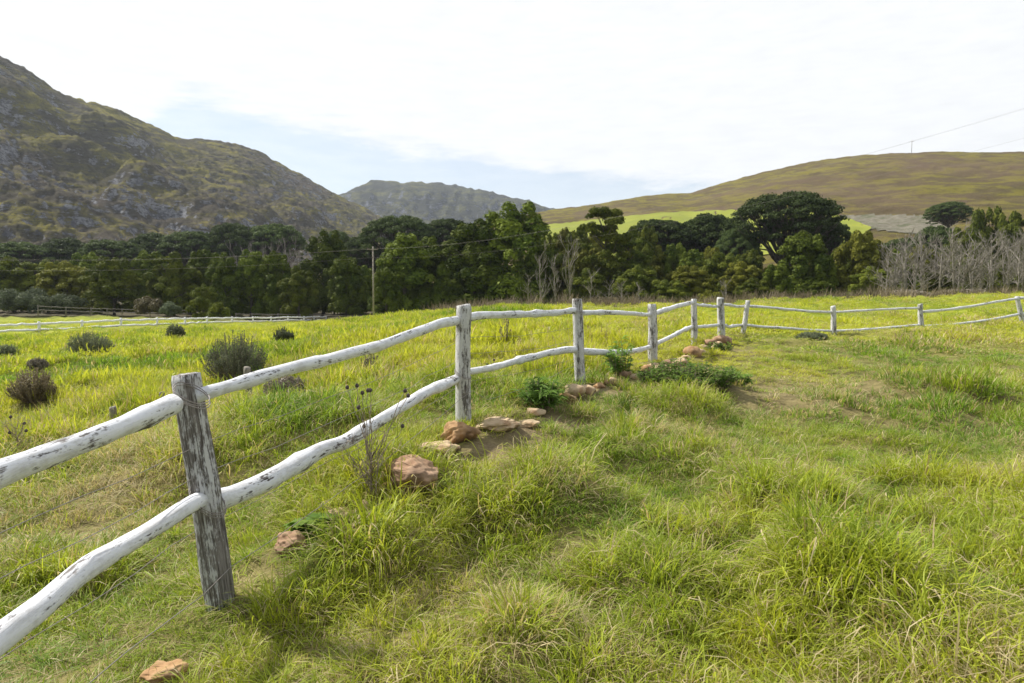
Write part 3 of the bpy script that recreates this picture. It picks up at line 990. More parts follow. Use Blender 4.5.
for t in [
    ('round1', 12, 257, 136, 58, 'dark bushy tree cut by the left edge of the view, above the grey bushes'),
    ('round0', 46, 260, 140, 50, 'dark bushy tree second from the left edge of the wood'),
    ('olive0', 66, 262, 132, 56, 'paler olive green bushy tree above the grey bushes at left'),
    ('round0', 112, 257, 122, 56, 'round dark bushy tree standing forward beside the grey bushes'),
    ('ever2', 88, 253, 150, 46, 'dark evergreen rising behind the paler olive tree at left'),
    ('ever2', 146, 251, 145, 46, 'dark evergreen top just right of the round forward tree'),
    ('round1', 172, 252, 128, 52, 'dark bushy tree behind the small brown bush at left'),
    ('ever2', 202, 250, 138, 44, 'dark evergreen behind the low green bush left of centre'),
    ('round1', 203, 284, 108, 30, 'small cone-shaped dark tree standing in front of the left wood'),
    ('ever0', 224, 252, 128, 46, 'tall dark evergreen between the small cone-shaped tree and the grey leafless strip'),
    ('ever1', 250, 250, 130, 44, 'dark evergreen in front of the left half of the grey leafless strip'),
    ('ever2', 276, 252, 128, 42, 'dark evergreen in front of the right half of the grey leafless strip'),
    ('round1', 298, 266, 120, 40, 'low dark tree at the foot of the spire-topped evergreen'),
    ('ever0', 322, 230, 138, 54, 'darkest spire-topped evergreen standing above its neighbours left of the utility pole'),
    ('ever2', 346, 256, 128, 42, 'dark evergreen immediately left of the utility pole'),
    ('ever2', 362, 266, 136, 36, 'dark evergreen filling the shade directly behind the utility pole'),
    ('ever1', 404, 233, 118, 66, 'bright green evergreen immediately right of the utility pole'),
    ('ever0', 428, 237, 122, 58, 'green evergreen between the pole-side evergreen and the tallest tree'),
    ('ever2', 386, 268, 112, 36, 'short green evergreen at the right foot of the utility pole'),
    ('ever2', 446, 262, 118, 34, 'short evergreen at the left foot of the tallest tree in the wood'),
    ('ever0', 507, 203, 120, 94, 'tallest evergreen of the wood, seen above the second fence post'),
    ('ever1', 474, 220, 118, 78, 'green evergreen forming the left shoulder of the tallest tree'),
    ('ever1', 536, 234, 126, 50, 'dark evergreen forming the right shoulder of the tallest tree'),
    ('open0', 606, 206, 116, 62, 'tall tufted tree standing before the yellow green crop field'),
    ('open1', 628, 232, 122, 50, 'dark tufted tree pressed against the right of the tall tufted one'),
    ('round1', 588, 268, 112, 46, 'dark bushy tree beneath the tall tufted tree'),
    ('round0', 640, 266, 110, 52, 'dark bushy tree above the fourth fence post'),
    ('pine1', 660, 217, 160, 76, 'smaller umbrella pine left of the huge one, before the crop field'),
    ('pine2', 708, 214, 165, 80, 'umbrella pine touching the left side of the huge one'),
    ('pine0', 786, 191, 150, 122, 'huge umbrella pine with the broadest dark dome in the wood'),
    ('pine1', 822, 215, 158, 60, 'umbrella pine filling under the right side of the huge dome'),
    ('pine2', 738, 228, 150, 50, 'low pine under the left side of the huge dome'),
    ('olive0', 690, 266, 108, 50, 'olive bushy tree right of the fourth fence post'),
    ('round0', 672, 280, 106, 44, 'low dark bushy tree above the fifth fence post'),
    ('round1', 720, 252, 116, 46, 'dark bushy tree under the left limbs of the huge pine'),
    ('olive0', 742, 262, 112, 46, 'brownish olive bushy tree above the leaning fence post'),
    ('round0', 757, 278, 104, 40, 'small dark bushy tree above the gap after the leaning fence post'),
    ('ever2', 806, 232, 112, 62, 'pointed dark green tree in front of the huge umbrella pine'),
    ('olive0', 862, 232, 112, 52, 'olive brown bushy tree right of the pointed dark one'),
    ('round1', 872, 266, 102, 46, 'dark round tree beside the left end of the leafless thicket'),
    ('ever2', 778, 264, 104, 36, 'low green tree at the left foot of the pointed dark tree'),
    ('ever2', 823, 281, 98, 34, 'smallest green cone-shaped tree in front of the pointed dark one'),
    ('round0', 843, 262, 116, 40, 'dark tree filling between the pointed and the olive brown trees'),
    ('pine1', 905, 236, 150, 58, 'dark low pine behind the left end of the leafless thicket'),
    ('pine2', 936, 226, 165, 56, 'flat dark pine canopy below the small round pine'),
    ('squat0', 949, 202, 240, 48, 'small round-topped pine standing alone against the heath hill'),
    ('round0', 990, 208, 150, 48, 'dark green tree high above the leafless thicket near the right edge'),
    ('round1', 1018, 212, 148, 46, 'dark green tree cut by the right edge above the leafless thicket'),
    ('round0', 965, 228, 140, 50, 'dark tree just left of the high pair above the leafless thicket'),
    ('pine2', 1060, 220, 160, 60, 'dark pine beyond the right edge behind the leafless thicket'),
    ('ever2', 908, 262, 122, 40, 'dark green tree glimpsed through the left part of the leafless thicket'),
    ('round0', 934, 272, 96, 34, 'low dark green bushy tree standing among the left trunks of the leafless thicket'),
    ('round1', 1000, 268, 98, 36, 'low dark green bushy tree standing among the right trunks of the leafless thicket'),
    ('ever2', 966, 262, 122, 40, 'dark green tree glimpsed through the middle of the leafless thicket'),
]:
    kw = {}
    if t[0] == 'squat0':
        kw['base'] = at(949, 229, 240)[2]
    tree(*t, **kw)

# fillers of the wood: nothing tells these apart
fill = [(px + random.uniform(-6, 6), 275 + random.uniform(-10, 8)) for px in range(-10, 1030, 26)]
for i, (px, py) in enumerate(fill):
    tree(random.choice(['ever2', 'round0', 'round1', 'ever1']), px, py, random.uniform(140, 156), random.uniform(34, 46),
         'dark evergreen packed into the shade of the wood behind the front trees', G_WOOD)
for i, (px, py) in enumerate([(549, 233), (564, 230), (580, 226), (592, 232), (632, 227), (646, 226), (556, 246), (572, 240), (590, 244), (640, 238), (655, 246), (676, 244), (692, 250), (712, 248), (730, 254), (750, 250), (846, 244), (880, 246), (898, 250), (922, 246)]):
    tree(random.choice(['ever2', 'round0', 'round1', 'olive0']), px, py, random.uniform(126, 138), random.uniform(36, 48),
         'dark evergreen packed into the shade of the wood behind the front trees', G_WOOD)
# leafless trees: the thicket at right and the scattered ones before the wood
TH = 'leafless trees of the grey thicket'
for i in range(36):
    px = 884 + i * 4.3 + random.uniform(-3, 3)
    py = np.interp(px, [880, 900, 960, 1024], [256, 242, 236, 228]) + random.uniform(-10, 32)
    tree('bare%d' % (i % 4), px, py, random.uniform(84, 104), random.uniform(34, 50), 'grey leafless tree in the dense thicket at the right of the wood', TH)
for (px, py, w, lab) in [
    (541, 250, 30, 'pale leafless tree left of the tall tufted tree, tallest of the bare ones there'),
    (556, 258, 26, 'leafless tree at the right foot of the tallest evergreen'),
    (571, 238, 32, 'tall grey leafless tree rising against the crop field left of the tufted tree'),
    (590, 272, 26, 'leafless tree above the third fence post'),
    (607, 282, 24, 'low leafless tree just right of the third fence post'),
    (622, 282, 24, 'low leafless tree midway between the third and fourth fence posts'),
    (528, 276, 24, 'low leafless tree in front of the right side of the tallest evergreen'),
    (725, 280, 20, 'small leafless tree behind the thick sixth fence post'),
    (640, 284, 24, 'low leafless tree just left of the fourth fence post'),
]:
    tree('bare%d' % random.randrange(4), px, py, random.uniform(92, 100), w, lab, 'scattered leafless trees before the wood')


# ------------------------------------------------------------------ bushes and shrubs
def bush_mesh(seed, W, H, mat, n=4200, size=.11, lobes_n=22, aspect=1.0):
    rng = np.random.default_rng(seed)
    lobes = []
    for i in range(lobes_n):
        a = rng.uniform(0, 6.28); rr = math.sqrt(rng.random()) * W * .38
        k = math.sqrt(max(.05, 1 - (rr / (W * .5)) ** 2))
        lr = W * rng.uniform(.10, .18)
        lobes.append((rr * math.cos(a), rr * math.sin(a), H * k * rng.uniform(.35, .85), lr, lr, min(lr, H * .3)))
    return lobes_to_mesh('foliage', lobes, n, size, rng, mat, up=.5, jitter=.6, aspect=aspect)


for i, (px, py, pyb, Y, w, mat, lab) in enumerate([
    (22, 288, 309, 118, 60, M_GREYBUSH, 'grey green bush at the far left foot of the wood'),
    (58, 290, 310, 116, 56, M_GREYBUSH, 'grey green bush just left of the round forward tree'),
    (-20, 286, 310, 120, 50, M_GREYBUSH, 'grey green bush running out of view at the left edge'),
    (148, 296, 310, 108, 32, M_DRYBUSH, 'dry brown bush at the foot of the left wood'),
    (219, 302, 315, 104, 24, M_BROADLEAF, 'low green bush beside the small cone-shaped tree'),
    (170, 303, 311, 108, 30, M_GREYBUSH, 'low grey bush between the brown bush and the small cone-shaped tree'),
    (600, 297, 308, 88, 40, M_DRYBUSH, 'dry straw-coloured bush above the third fence post'),
    (712, 290, 303, 86, 24, M_OLIVE, 'yellowish bush just left of the thick sixth fence post'),
    (500, 300, 308, 84, 44, M_DRYBUSH, 'dry straw-coloured bush right of the second fence post top'),
    (905, 291, 300, 82, 50, M_TWIGSHRUB, 'grey brown bush at the foot of the leafless thicket, its left end'),
    (965, 292, 300, 80, 56, M_TWIGSHRUB, 'grey brown bush at the foot of the leafless thicket, its right end'),
]):
    top = at(px, py, Y); z0 = float(ground(top[0], top[1]))
    W = w * Y / F_PX; H = max(1.2, top[2] - z0)
    o = link('bush', bush_mesh(200 + i, W, H, mat, 9000, .13), None, None, (top[0], top[1], z0 - .1))
    tag(o, lab, 'bush')


SHRUB_XY = []


def sprig_shrub(seed, W, H, n_sprig, mat, leaf=.05, wid=.010, spread=.55, per=54):
    """fynbos shrub: upright sprigs feathered with short narrow leaves"""
    rng = np.random.default_rng(seed)
    Vs, Ls = [], []
    stems = Bag()
    if n_sprig > 60:
        lobes = []
        for i in range(30):
            a = rng.uniform(0, 6.28); rr = math.sqrt(rng.random()) * W * .40
            k_ = math.sqrt(max(.05, 1 - (rr / (W * .5)) ** 2)); lr = W * rng.uniform(.07, .13)
            lobes.append((rr * math.cos(a), rr * math.sin(a), H * k_ * rng.uniform(.3, .85), lr, lr, min(lr * 1.3, H * .3)))
        Lb = np.array(lobes); nC = 3000 if mat in (M_BROWNSHRUB, M_TWIGSHRUB) else 7000
        ix = rng.integers(0, len(Lb), nC); dd_ = rng.normal(0, 1, (nC, 3)); dd_[:, 2] = np.abs(dd_[:, 2]) * 1.1 - .25
        dd_ /= np.linalg.norm(dd_, axis=1, keepdims=True)
        Cc = Lb[ix, :3] + dd_ * Lb[ix, 3:] * rng.uniform(.5, 1.05, (nC, 1))
        vv, ff, ll = leaf_cards(Cc, dd_, leaf * .55, rng, .4, .8)
        Vs.append(vv); Ls.append(ll)
    for i in range(n_sprig):
        a = rng.uniform(0, 6.28); rr = math.sqrt(rng.random())
        tip = np.array([math.cos(a) * rr * W * .5, math.sin(a) * rr * W * .5, H * math.sqrt(max(.08, 1 - (rr * .92) ** 2)) * rng.uniform(.65, 1.08)])
        root = np.array([tip[0] * .25, tip[1] * .25, 0])
        m = root + (tip - root) * .55 + np.array([tip[0] * .18, tip[1] * .18, -.05 * H])
        t = np.linspace(0, 1, 6)[:, None]
        P = (1 - t) ** 2 * root + 2 * t * (1 - t) * m + t ** 2 * tip
        stems.tube(P, np.linspace(.008, .003, 6), 3, False)
        tt = rng.uniform(.35, 1.0, per)[:, None]
        C = (1 - tt) ** 2 * root + 2 * tt * (1 - tt) * m + tt ** 2 * tip
        ax = (tip - m) / (np.linalg.norm(tip - m) + 1e-6)
        d = rng.normal(0, .8, (per, 3)) + ax * .9
        d /= np.linalg.norm(d, axis=1, keepdims=True)
        s = np.cross(d, rng.normal(0, 1, (per, 3))); s /= np.linalg.norm(s, axis=1, keepdims=True) + 1e-9
        L = leaf * rng.uniform(.6, 1.4, (per, 1)); w = wid * rng.uniform(.7, 1.3, (per, 1))
        Vs.append(np.stack([C - s * w * .5, C + s * w * .5, C + d * L * .6 + s * w * .6, C + d * L - s * w * .1], 1).reshape(-1, 3))
        Ls.append(np.repeat(np.clip(rng.random() * .5 + rng.random(per) * .5, 0, 1), 4))
    V = np.concatenate(Vs)
    me = mk_mesh('foliage', V, [np.arange(len(V)).reshape(-1, 4)], False)
    fattr(me, 'lv', np.concatenate(Ls))
    me.materials.append(mat)
    return stems.mesh('stems'), me


for i, (px, pyb, w, h, mat, ns, lab) in enumerate([
    (236, 381, 72, 40, M_FYNBOS, 300, 'largest dark grey green shrub in the left field, just behind the fence rail'),
    (91, 356, 48, 20, M_FYNBOS, 220, 'wide low dark shrub midway across the left field'),
    (34, 402, 50, 28, M_BROWNSHRUB, 240, 'brown twiggy shrub near the left edge of the meadow'),
    (284, 345, 24, 14, M_FYNBOS, 140, 'small round grey green shrub beyond the largest shrub'),
    (176, 338, 20, 12, M_FYNBOS, 120, 'small dark shrub below the far white fence'),
    (8, 358, 22, 12, M_FYNBOS, 140, 'dark shrub at the very left edge of the field'),
    (38, 369, 22, 10, M_TWIGSHRUB, 110, 'pale grey twiggy shrub above the brown one at left'),
    (288, 398, 56, 18, M_TWIGSHRUB, 240, 'pale grey dead shrub showing under the fence rail beside the upright stake'),
    (812, 340, 34, 7, M_FYNBOS, 160, 'low dark shrub at the foot of the eighth fence post'),
    (370, 374, 22, 22, M_TWIGSHRUB, 22, 'pale dry twiggy weed seen between the two rails left of the second post'),
    (505, 342, 16, 20, M_TWIGSHRUB, 14, 'dry brown weed standing between the rails right of the second post'),
    (402, 351, 14, 12, M_TWIGSHRUB, 14, 'tiny grey twiggy shrub just above the upper rail left of second post'),
]):
    p = hit(px, pyb)
    k = p[1] / F_PX
    SHRUB_XY.append((p[0], p[1], w * k * .42))
    root = empty('shrub', (p[0], p[1], p[2] - .03), lab, 'shrub')
    st, lf = sprig_shrub(300 + i, w * k * .95, h * k * 1.25, int(ns * .7), mat, leaf=max(.035, .9 * k * 1.1), wid=max(.010, k * .55))
    link('stems', st, M_DRYSTEM, root)
    link('foliage', lf, None, root)


# ------------------------------------------------------------------ the post and rail fence
def fence_path(pA, pB, pts, back=0.0):
    """pixel track of a rail -> points in the upright plane through two posts"""
    a = np.array(pA[:2]); c = np.array(pB[:2])
    nrm = np.array([(c - a)[1], -(c - a)[0]])
    nrm = nrm / np.linalg.norm(nrm)
    a = a + nrm * math.copysign(back, float(np.dot(nrm, a)))     # away from the camera
    out = []
    for px, py in pts:
        d = ray(px, py)
        t = np.dot(nrm, a) / np.dot(nrm, d[:2])
        out.append(np.array([0, 0, EYE]) + d * t)
    return np.array(out)


def resample(P, n):
    P = np.asarray(P, float)
    L = np.concatenate([[0], np.cumsum(np.linalg.norm(np.diff(P, axis=0), axis=1))])
    s = np.linspace(0, L[-1], n)
    Q = np.stack([np.interp(s, L, P[:, k]) for k in range(3)], 1)
    for _ in range(max(1, n // 26)):
        Q[1:-1] = .25 * Q[:-2] + .5 * Q[1:-1] + .25 * Q[2:]
    return Q


def post_mesh(base, top, dia, rng, n=36, segs=26):
    base = np.array(base, float); top = np.array(top, float)
    t = np.linspace(0, 1, n)[:, None]
    low = base - (top - base) / np.linalg.norm(top - base) * .25
    P = low + (top - low) * t
    P[1:-1, 0] += (vnoise(np.linspace(0, 3, n) + rng.random() * 9, np.zeros(n)) - .5)[1:-1] * .018
    R = dia / 2 * (1.06 - .10 * t[:, 0]) * (1 + .07 * (vnoise(np.linspace(0, 5, n) + rng.random() * 20, np.zeros(n)) - .5))
    R[-1] *= .93
    Vv, fs, G = tube(P - base, R, segs, True, .05, rng, .16)
    # weathered, slightly sloping saw cut
    k = (n - 1) * segs
    s = rng.uniform(-.12, .12, 2)
    for idx in list(range(k, k + segs)) + [len(Vv) - 1]:
        Vv[idx, 2] += np.dot(Vv[idx, :2] - (top - base)[:2], s) + rng.uniform(-.003, .003)
    bg_ = Bag(); bg_.add(Vv, fs, G)
    return bg_.mesh('post')


rngf = np.random.default_rng(99)
pb = [at(p[0], p[1], p[2]) for p in POSTS]
ptp = [at(p[3], p[4], p[2]) for p in POSTS]
# tops keep their own distance so that leaning posts lean sideways only
fence = empty('rail_fence', pb[0], 'weathered whitewashed post and rail fence crossing the meadow from near left to far right', 'fence')
O = pb[0]
post_lab = {0: 'near leaning grey post with most of its whitewash worn away', 5: 'thickest short post at the bend of the fence', 6: 'post leaning to the right', 9: 'post leaning to the left at the right end'}
for i, p in enumerate(POSTS):
    o = link('post', post_mesh(pb[i], ptp[i], p[5], rngf, 40 if i < 3 else 24, 32 if i < 2 else 20), M_POST_A if i == 0 else M_POST, fence, pb[i] - O)
    if i in post_lab:
        o['label'] = post_lab[i]
# posts just outside the view on both ends
p_0 = np.array([-1.92, .45, 0.0]); p_0[2] = float(ground(p_0[0], p_0[1]))
link('post', post_mesh(p_0, p_0 + [0, 0, 1.15], .15, rngf), M_POST, fence, p_0 - O)
p_11 = np.array([24.6, 28.0, 0]); p_11[2] = float(ground(p_11[0], p_11[1]))
link('post', post_mesh(p_11, p_11 + [0, 0, 1.1], .16, rngf), M_POST, fence, p_11 - O)

PP = [p_0] + pb + [p_11]
SPANS = [  # post a, post b, radius a, radius b, pixels
    (0, 1, .066, .056, [(0, 474), (40, 460), (82, 443), (120, 428), (150, 415), (165, 408), (174, 404)]),
    (0, 1, .074, .050, [(0, 638), (40, 610), (80, 573), (100, 560), (140, 538), (175, 515), (192, 504), (200, 500)]),
    (1, 2, .044, .055, [(196, 396), (225, 388), (262, 377), (300, 366), (335, 357), (380, 346), (420, 330), (445, 322), (462, 319)]),
    (1, 2, .066, .052, [(208, 503), (228, 499), (262, 484), (292, 466), (318, 450), (345, 443), (372, 425), (400, 407), (430, 390), (450, 381), (463, 376)]),
    (2, 3, .050, .046, [(464, 318), (476, 315), (500, 315), (530, 314), (556, 313), (578, 310)]),
    (2, 3, .042, .056, [(464, 372), (476, 370), (500, 366), (520, 360), (545, 354), (565, 350), (580, 350)]),
    (3, 4, .046, .044, [(578, 313), (600, 312), (625, 313), (653, 315)]),
    (3, 4, .062, .052, [(581, 351), (600, 352), (620, 353), (638, 350), (654, 346)]),
    (4, 5, .070, .060, [(653, 314), (664, 310), (676, 306.5), (686, 304), (694, 302)]),
    (4, 5, .056, .056, [(653, 345), (664, 340), (676, 334), (686, 329), (694, 326)]),
    (5, 6, .050, .050, [(694, 304.5), (705, 305.5), (713, 306.5), (721, 306)]),
    (5, 6, .054, .054, [(694, 327), (706, 326.5), (714, 325.5), (721, 324.5)]),
    (6, 7, .050, .050, [(721, 304), (730, 305), (737, 306.5), (746, 306)]),
    (6, 7, .054, .054, [(721, 324), (729, 327), (736, 325.5), (745, 325)]),
    (7, 8, .050, .050, [(747, 306), (765, 307), (790, 309.5), (812, 311.5), (833, 312)]),
    (7, 8, .052, .046, [(745, 325), (765, 327), (785, 328), (810, 330), (834, 331)]),
    (8, 9, .046, .050, [(834, 312), (855, 311), (880, 309.5), (905, 308.5), (921, 308)]),
    (8, 9, .060, .054, [(834, 331), (855, 330.5), (875, 329), (900, 327), (921, 325)]),
    (9, 10, .060, .055, [(921, 312), (945, 310), (970, 306.5), (995, 302), (1018, 298.5)]),
    (9, 10, .056, .055, [(922, 326.5), (945, 325), (970, 322.5), (995, 319), (1020, 314)]),
]
for a_, c_, r0, r1, pts in SPANS:
    P = fence_path(PP[a_], PP[c_], pts, .055)
    if a_ == 0:
        d = (P[0] - P[1]); ext = P[0] + (P[0] - P[2]) / np.linalg.norm((P[0] - P[2])[:2]) * np.linalg.norm((P[0] - p_0)[:2])
        P = np.concatenate([[ext], P])
    P = resample(P, 40 if a_ < 3 else 22)
    n = len(P)
    t = np.linspace(0, 1, n)
    R = (r0 + (r1 - r0) * t) * (1 + .22 * (vnoise(t * 8 + a_ * 7.7, np.zeros(n) + r0 * 100) - .5) + .12 * (vnoise(t * 22 + a_ * 3.7, np.zeros(n) + r1 * 100) - .5))
    R = R * 0.82
    for q_ in range(3):
        c0 = rngf.uniform(.08, .92); R = R * (1 + rngf.uniform(.10, .22) * np.exp(-((t - c0) / .022) ** 2))
    P[1:-1] += np.stack([.014 * (vnoise(t * 10 + a_ * k_ + r0 * 50, np.zeros(n) + k_) - .5) for k_ in (3.1, 5.7, 9.3)], 1)[1:-1]
    o_ = P[0].copy()
    bg_ = Bag(); bg_.tube(P - o_, R, 22 if a_ < 3 else 12, True, .09, rngf, .12)
    link('rail', bg_.mesh('rail'), M_RAIL, fence, o_ - O)
# rails running on to the next post, out of view at right
for py0, z1 in ((298, .95), (314, .45)):
    a0 = at(1019, py0, 27.0); a1 = p_11 + [0, 0, z1]
    bg_ = Bag(); bg_.tube(resample([a0, (a0 + a1) / 2 + [0, 0, .05], a1], 14) - a0, .055, 12, True, .05, rngf, .08)
    link('rail', bg_.mesh('rail'), M_RAIL, fence, a0 - O)

# wire ties at the joints and the slack strands strung below the rails
def tie(center, axis_post, r, turns, tilt, wr=.0022, seed=0):
    rng = np.random.default_rng(seed)
    th = np.linspace(0, 2 * np.pi * turns, int(22 * turns))
    up = np.array(axis_post) / np.linalg.norm(axis_post)
    u = np.cross(up, [0, 1, 0]); u /= np.linalg.norm(u); w = np.cross(up, u)
    P = np.array([r * (math.cos(a) * u + math.sin(a) * w) * (1.03 + .03 * math.sin(3 * a)) + up * (tilt * r * math.cos(a + .4) + .012 * (a / 6.28 - turns / 2) + rng.normal(0, .002)) for a in th])
    bg_ = Bag(); bg_.tube(P, wr, 5)
    link('wire_tie', bg_.mesh('wire_tie'), M_WIRE, fence, np.array(center) - O)


for i, (px, py, tl) in enumerate([(192, 395, .75), (208, 500, 1.0)]):
    tie(fence_path(PP[1], PP[2], [(px, py)])[0], ptp[0] - pb[0], .079, 2.6, tl, .0026, i)
tie(fence_path(PP[2], PP[3], [(463, 374)])[0], ptp[1] - pb[1], .078, 2.2, .5, .0024, 5)
tie(fence_path(PP[3], PP[4], [(579, 311)])[0], ptp[2] - pb[2], .080, 2.2, .3, .0026, 6)
for k, (h0, h1, sag) in enumerate([(.86, .80, .04), (.70, .62, .05), (.42, .36, .05), (.20, .34, .03)]):
    pts = []
    off = np.array([.085, -.02, 0]) if k == 3 else np.array([-.085, .02, 0])
    for a_, c_ in ((0, 1), (1, 2), (2, 3)):
        A0 = PP[a_] + [0, 0, h0]; B0 = PP[c_] + [0, 0, h0 if c_ < 2 else h1]
        for t in np.linspace(0, 1, 12)[(1 if a_ else 0):]:
            p = A0 + (B0 - A0) * t + off
            p[2] -= sag * 4 * t * (1 - t)
            pts.append(p)
    pts = np.array(pts)
    pts[1:-1] += rngf.normal(0, .006, (len(pts) - 2, 3))
    bg_ = Bag(); bg_.tube(pts - pts[0], .0020 if k < 3 else .0024, 5)
    link('wire', bg_.mesh('wire'), M_WIRE, fence, pts[0] - O)

# stakes of an older wire fence behind
for px, pyt, pyb, w, lab in [(249, 367, 402, 7, 'weathered square-topped stake standing by the largest shrub'),
                             (113, 408, 424, 7, 'short grey stake stub in the grass under the near rail'),
                             (163, 393, 412, 6, 'grey stake top showing just left of the near fence post')]:
    p = hit(px, pyb)
    k = p[1] / F_PX
    top = p + np.array([rngf.normal(0, .02), 0, (pyb - pyt) * k])
    me = post_mesh(p, top, w * k, rngf, 14, 14)
    tag(link('wooden_stake', me, M_STAKE, None, p), lab, 'stake')

# ------------------------------------------------------------------ far fences
def far_fence(posts, railspec, label, mat, dia, rail_r, kinks=0.03, name='rail_fence'):
    """posts: (px, py_top, py_base, Y)"""
    B = [at(px, pb_, Y) for (px, pt_, pb_, Y) in posts]
    T = [at(px, pt_, Y) for (px, pt_, pb_, Y) in posts]
    o0 = B[0]
    f = empty(name, o0, label, 'fence')
    for bb, tt in zip(B, T):
        bg_ = Bag(); bg_.tube(np.array([bb - [0, 0, .3], (bb + tt) / 2, tt]) - bb, [dia / 2 * 1.05, dia / 2, dia / 2 * .92], 8, True, .06, rngf)
        link('post', bg_.mesh('post'), mat, f, bb - o0)
    for i in range(len(B) - 1):
        for fr in railspec:
            a0 = B[i] + (T[i] - B[i]) * fr; a1 = B[i + 1] + (T[i + 1] - B[i + 1]) * fr
            t = np.linspace(0, 1, 9)[:, None]
            P = a0 + (a1 - a0) * t
            P[1:-1, 2] += rngf.normal(0, kinks, 7)
            bg_ = Bag(); bg_.tube(P - a0, rail_r, 7, True, .05, rngf)
            link('rail' if rail_r > .02 else 'wire', bg_.mesh('rail'), mat, f, a0 - o0)
    return f


far_fence([(-60, 326, 338, 57), (-8, 323.5, 335, 60), (39, 321.5, 333, 63), (82, 320, 331, 67), (121, 318, 328.5, 71), (157, 317.5, 327, 76), (185, 317, 326, 82), (207, 316.5, 324.5, 88),
           (232, 316.5, 324, 94), (253, 316.5, 323.5, 100), (271, 316.5, 323, 105), (288, 316, 322, 110), (304, 316, 322, 115), (314, 316, 321.5, 119), (326, 316, 321, 123)],
          (.28, .80), 'white post and rail fence running along the far side of the left field', M_FAR_RAIL, .24, .11)
far_fence([(38, 305, 313, 108), (66, 306.5, 313.5, 108), (91, 307.5, 314, 109), (107, 308, 314.5, 109), (122, 308.5, 314.5, 110), (150, 309, 315, 111), (187, 310, 315.5, 112)],
          (.35, .85), 'thin grey post and rail fence below the grey bushes of the left wood', M_GREY_WOOD, .13, .05)
far_fence([(236, 313, 318, 112), (252, 313.2, 318.5, 114), (278, 313.5, 318.5, 116), (300, 314, 319, 118), (325, 314, 319, 120)],
          (.8,), 'short grey rail fence in front of the dark trees left of the utility pole', M_GREY_WOOD, .15, .06)
far_fence([(325, 315, 320.5, 100), (356, 315.5, 320.5, 98), (388, 315.5, 320.5, 96), (418, 315.5, 320, 93)],
          (.35, .65, .92), 'low wire fence with grey posts passing behind the utility pole', M_GREY_WOOD, .12, .018, .008, 'wire_fence')

# ------------------------------------------------------------------ power line
pole_b = at(373.5, 318, 95); pole_t = at(373.0, 246.5, 95)
pole = empty('utility_pole', pole_b, 'tall slim wooden utility pole in front of the dark wood', 'utility pole')
bg_ = Bag(); bg_.tube(np.array([pole_b - [0, 0, .5], (pole_b + pole_t) / 2, pole_t]) - pole_b, [.13, .11, .09], 10)
link('shaft', bg_.mesh('shaft'), M_POLE, pole)
arm_z = at(373, 249.5, 95)[2]; low_z = at(373, 257.5, 95)[2]
hh = pole_t[2] - pole_b[2]
bg_ = Bag()
bg_.tube(np.array([(-.75, -.16, arm_z - pole_b[2]), (.75, -.16, arm_z - pole_b[2])]), .06, 6)
link('crossarm', bg_.mesh('crossarm'), M_POLE, pole)
ATT = []
for dx, zz in ((-.68, arm_z + .12), (.68, arm_z + .12), (-.02, low_z)):
    l = np.array([dx, -.16, zz - pole_b[2]])
    bg_ = Bag(); bg_.tube(np.array([(0, 0, -.12), (0, 0, -.04), (0, 0, 0.0), (0, 0, .06), (0, 0, .1)]), [.03, .07, .04, .07, .03], 10)
    link('insulator', bg_.mesh('insulator'), M_CERAMIC, pole, l)
    ATT.append(pole_b + l)
mq = px_az(905)
mx, my, mz, mr = heath_point(mq, (lambda d: d[2] / math.hypot(d[0], d[1]))(ray(905, 155.5)))
mast_b = np.array([mx, my, mz]); mast_t = np.array([mx, my, at(905, 140, my)[2]])
mast = empty('line_mast', mast_b, 'thin power line mast on the skyline of the heath hill', 'mast')
bg_ = Bag(); bg_.tube(np.array([(0, 0, -1), mast_t - mast_b]), [.24, .16], 8)
link('shaft', bg_.mesh('shaft'), M_POLE, mast)
bg_ = Bag(); bg_.tube(np.array([(-2.2, 0, mast_t[2] - mast_b[2] - 1.4), (2.2, 0, mast_t[2] - mast_b[2] - 1.4)]), .10, 6)
link('crossarm', bg_.mesh('crossarm'), M_POLE, mast)


def wire(a, c, sag, r, label, group):
    t = np.linspace(0, 1, 60)[:, None]
    P = a + (c - a) * t
    P[:, 2] -= (sag * 4 * t * (1 - t))[:, 0]
    bg_ = Bag(); bg_.tube(P - a, r, 5)
    tag(link('overhead_wire', bg_.mesh('overhead_wire'), M_WIRE, None, a), label, 'wire', group)


left_end = at(-110, 258, 88)
for k, (dz, nm) in enumerate(((0, 'upper near'), (.25, 'upper far'), (-1.3, 'lowest'))):
    e = left_end + np.array([0, .6 * k, dz])
    wire(ATT[k], e, .9, .009, '%s wire of the three running left from the utility pole' % nm, 'wires of the valley power line')
    m = np.array([34.0 + .5 * k, 28.0 - .5 * k, 13.2 + dz])
    wire(ATT[k], m, 2.48, .0036, '%s wire of the three passing right from the utility pole over the meadow' % nm, 'wires of the valley power line')


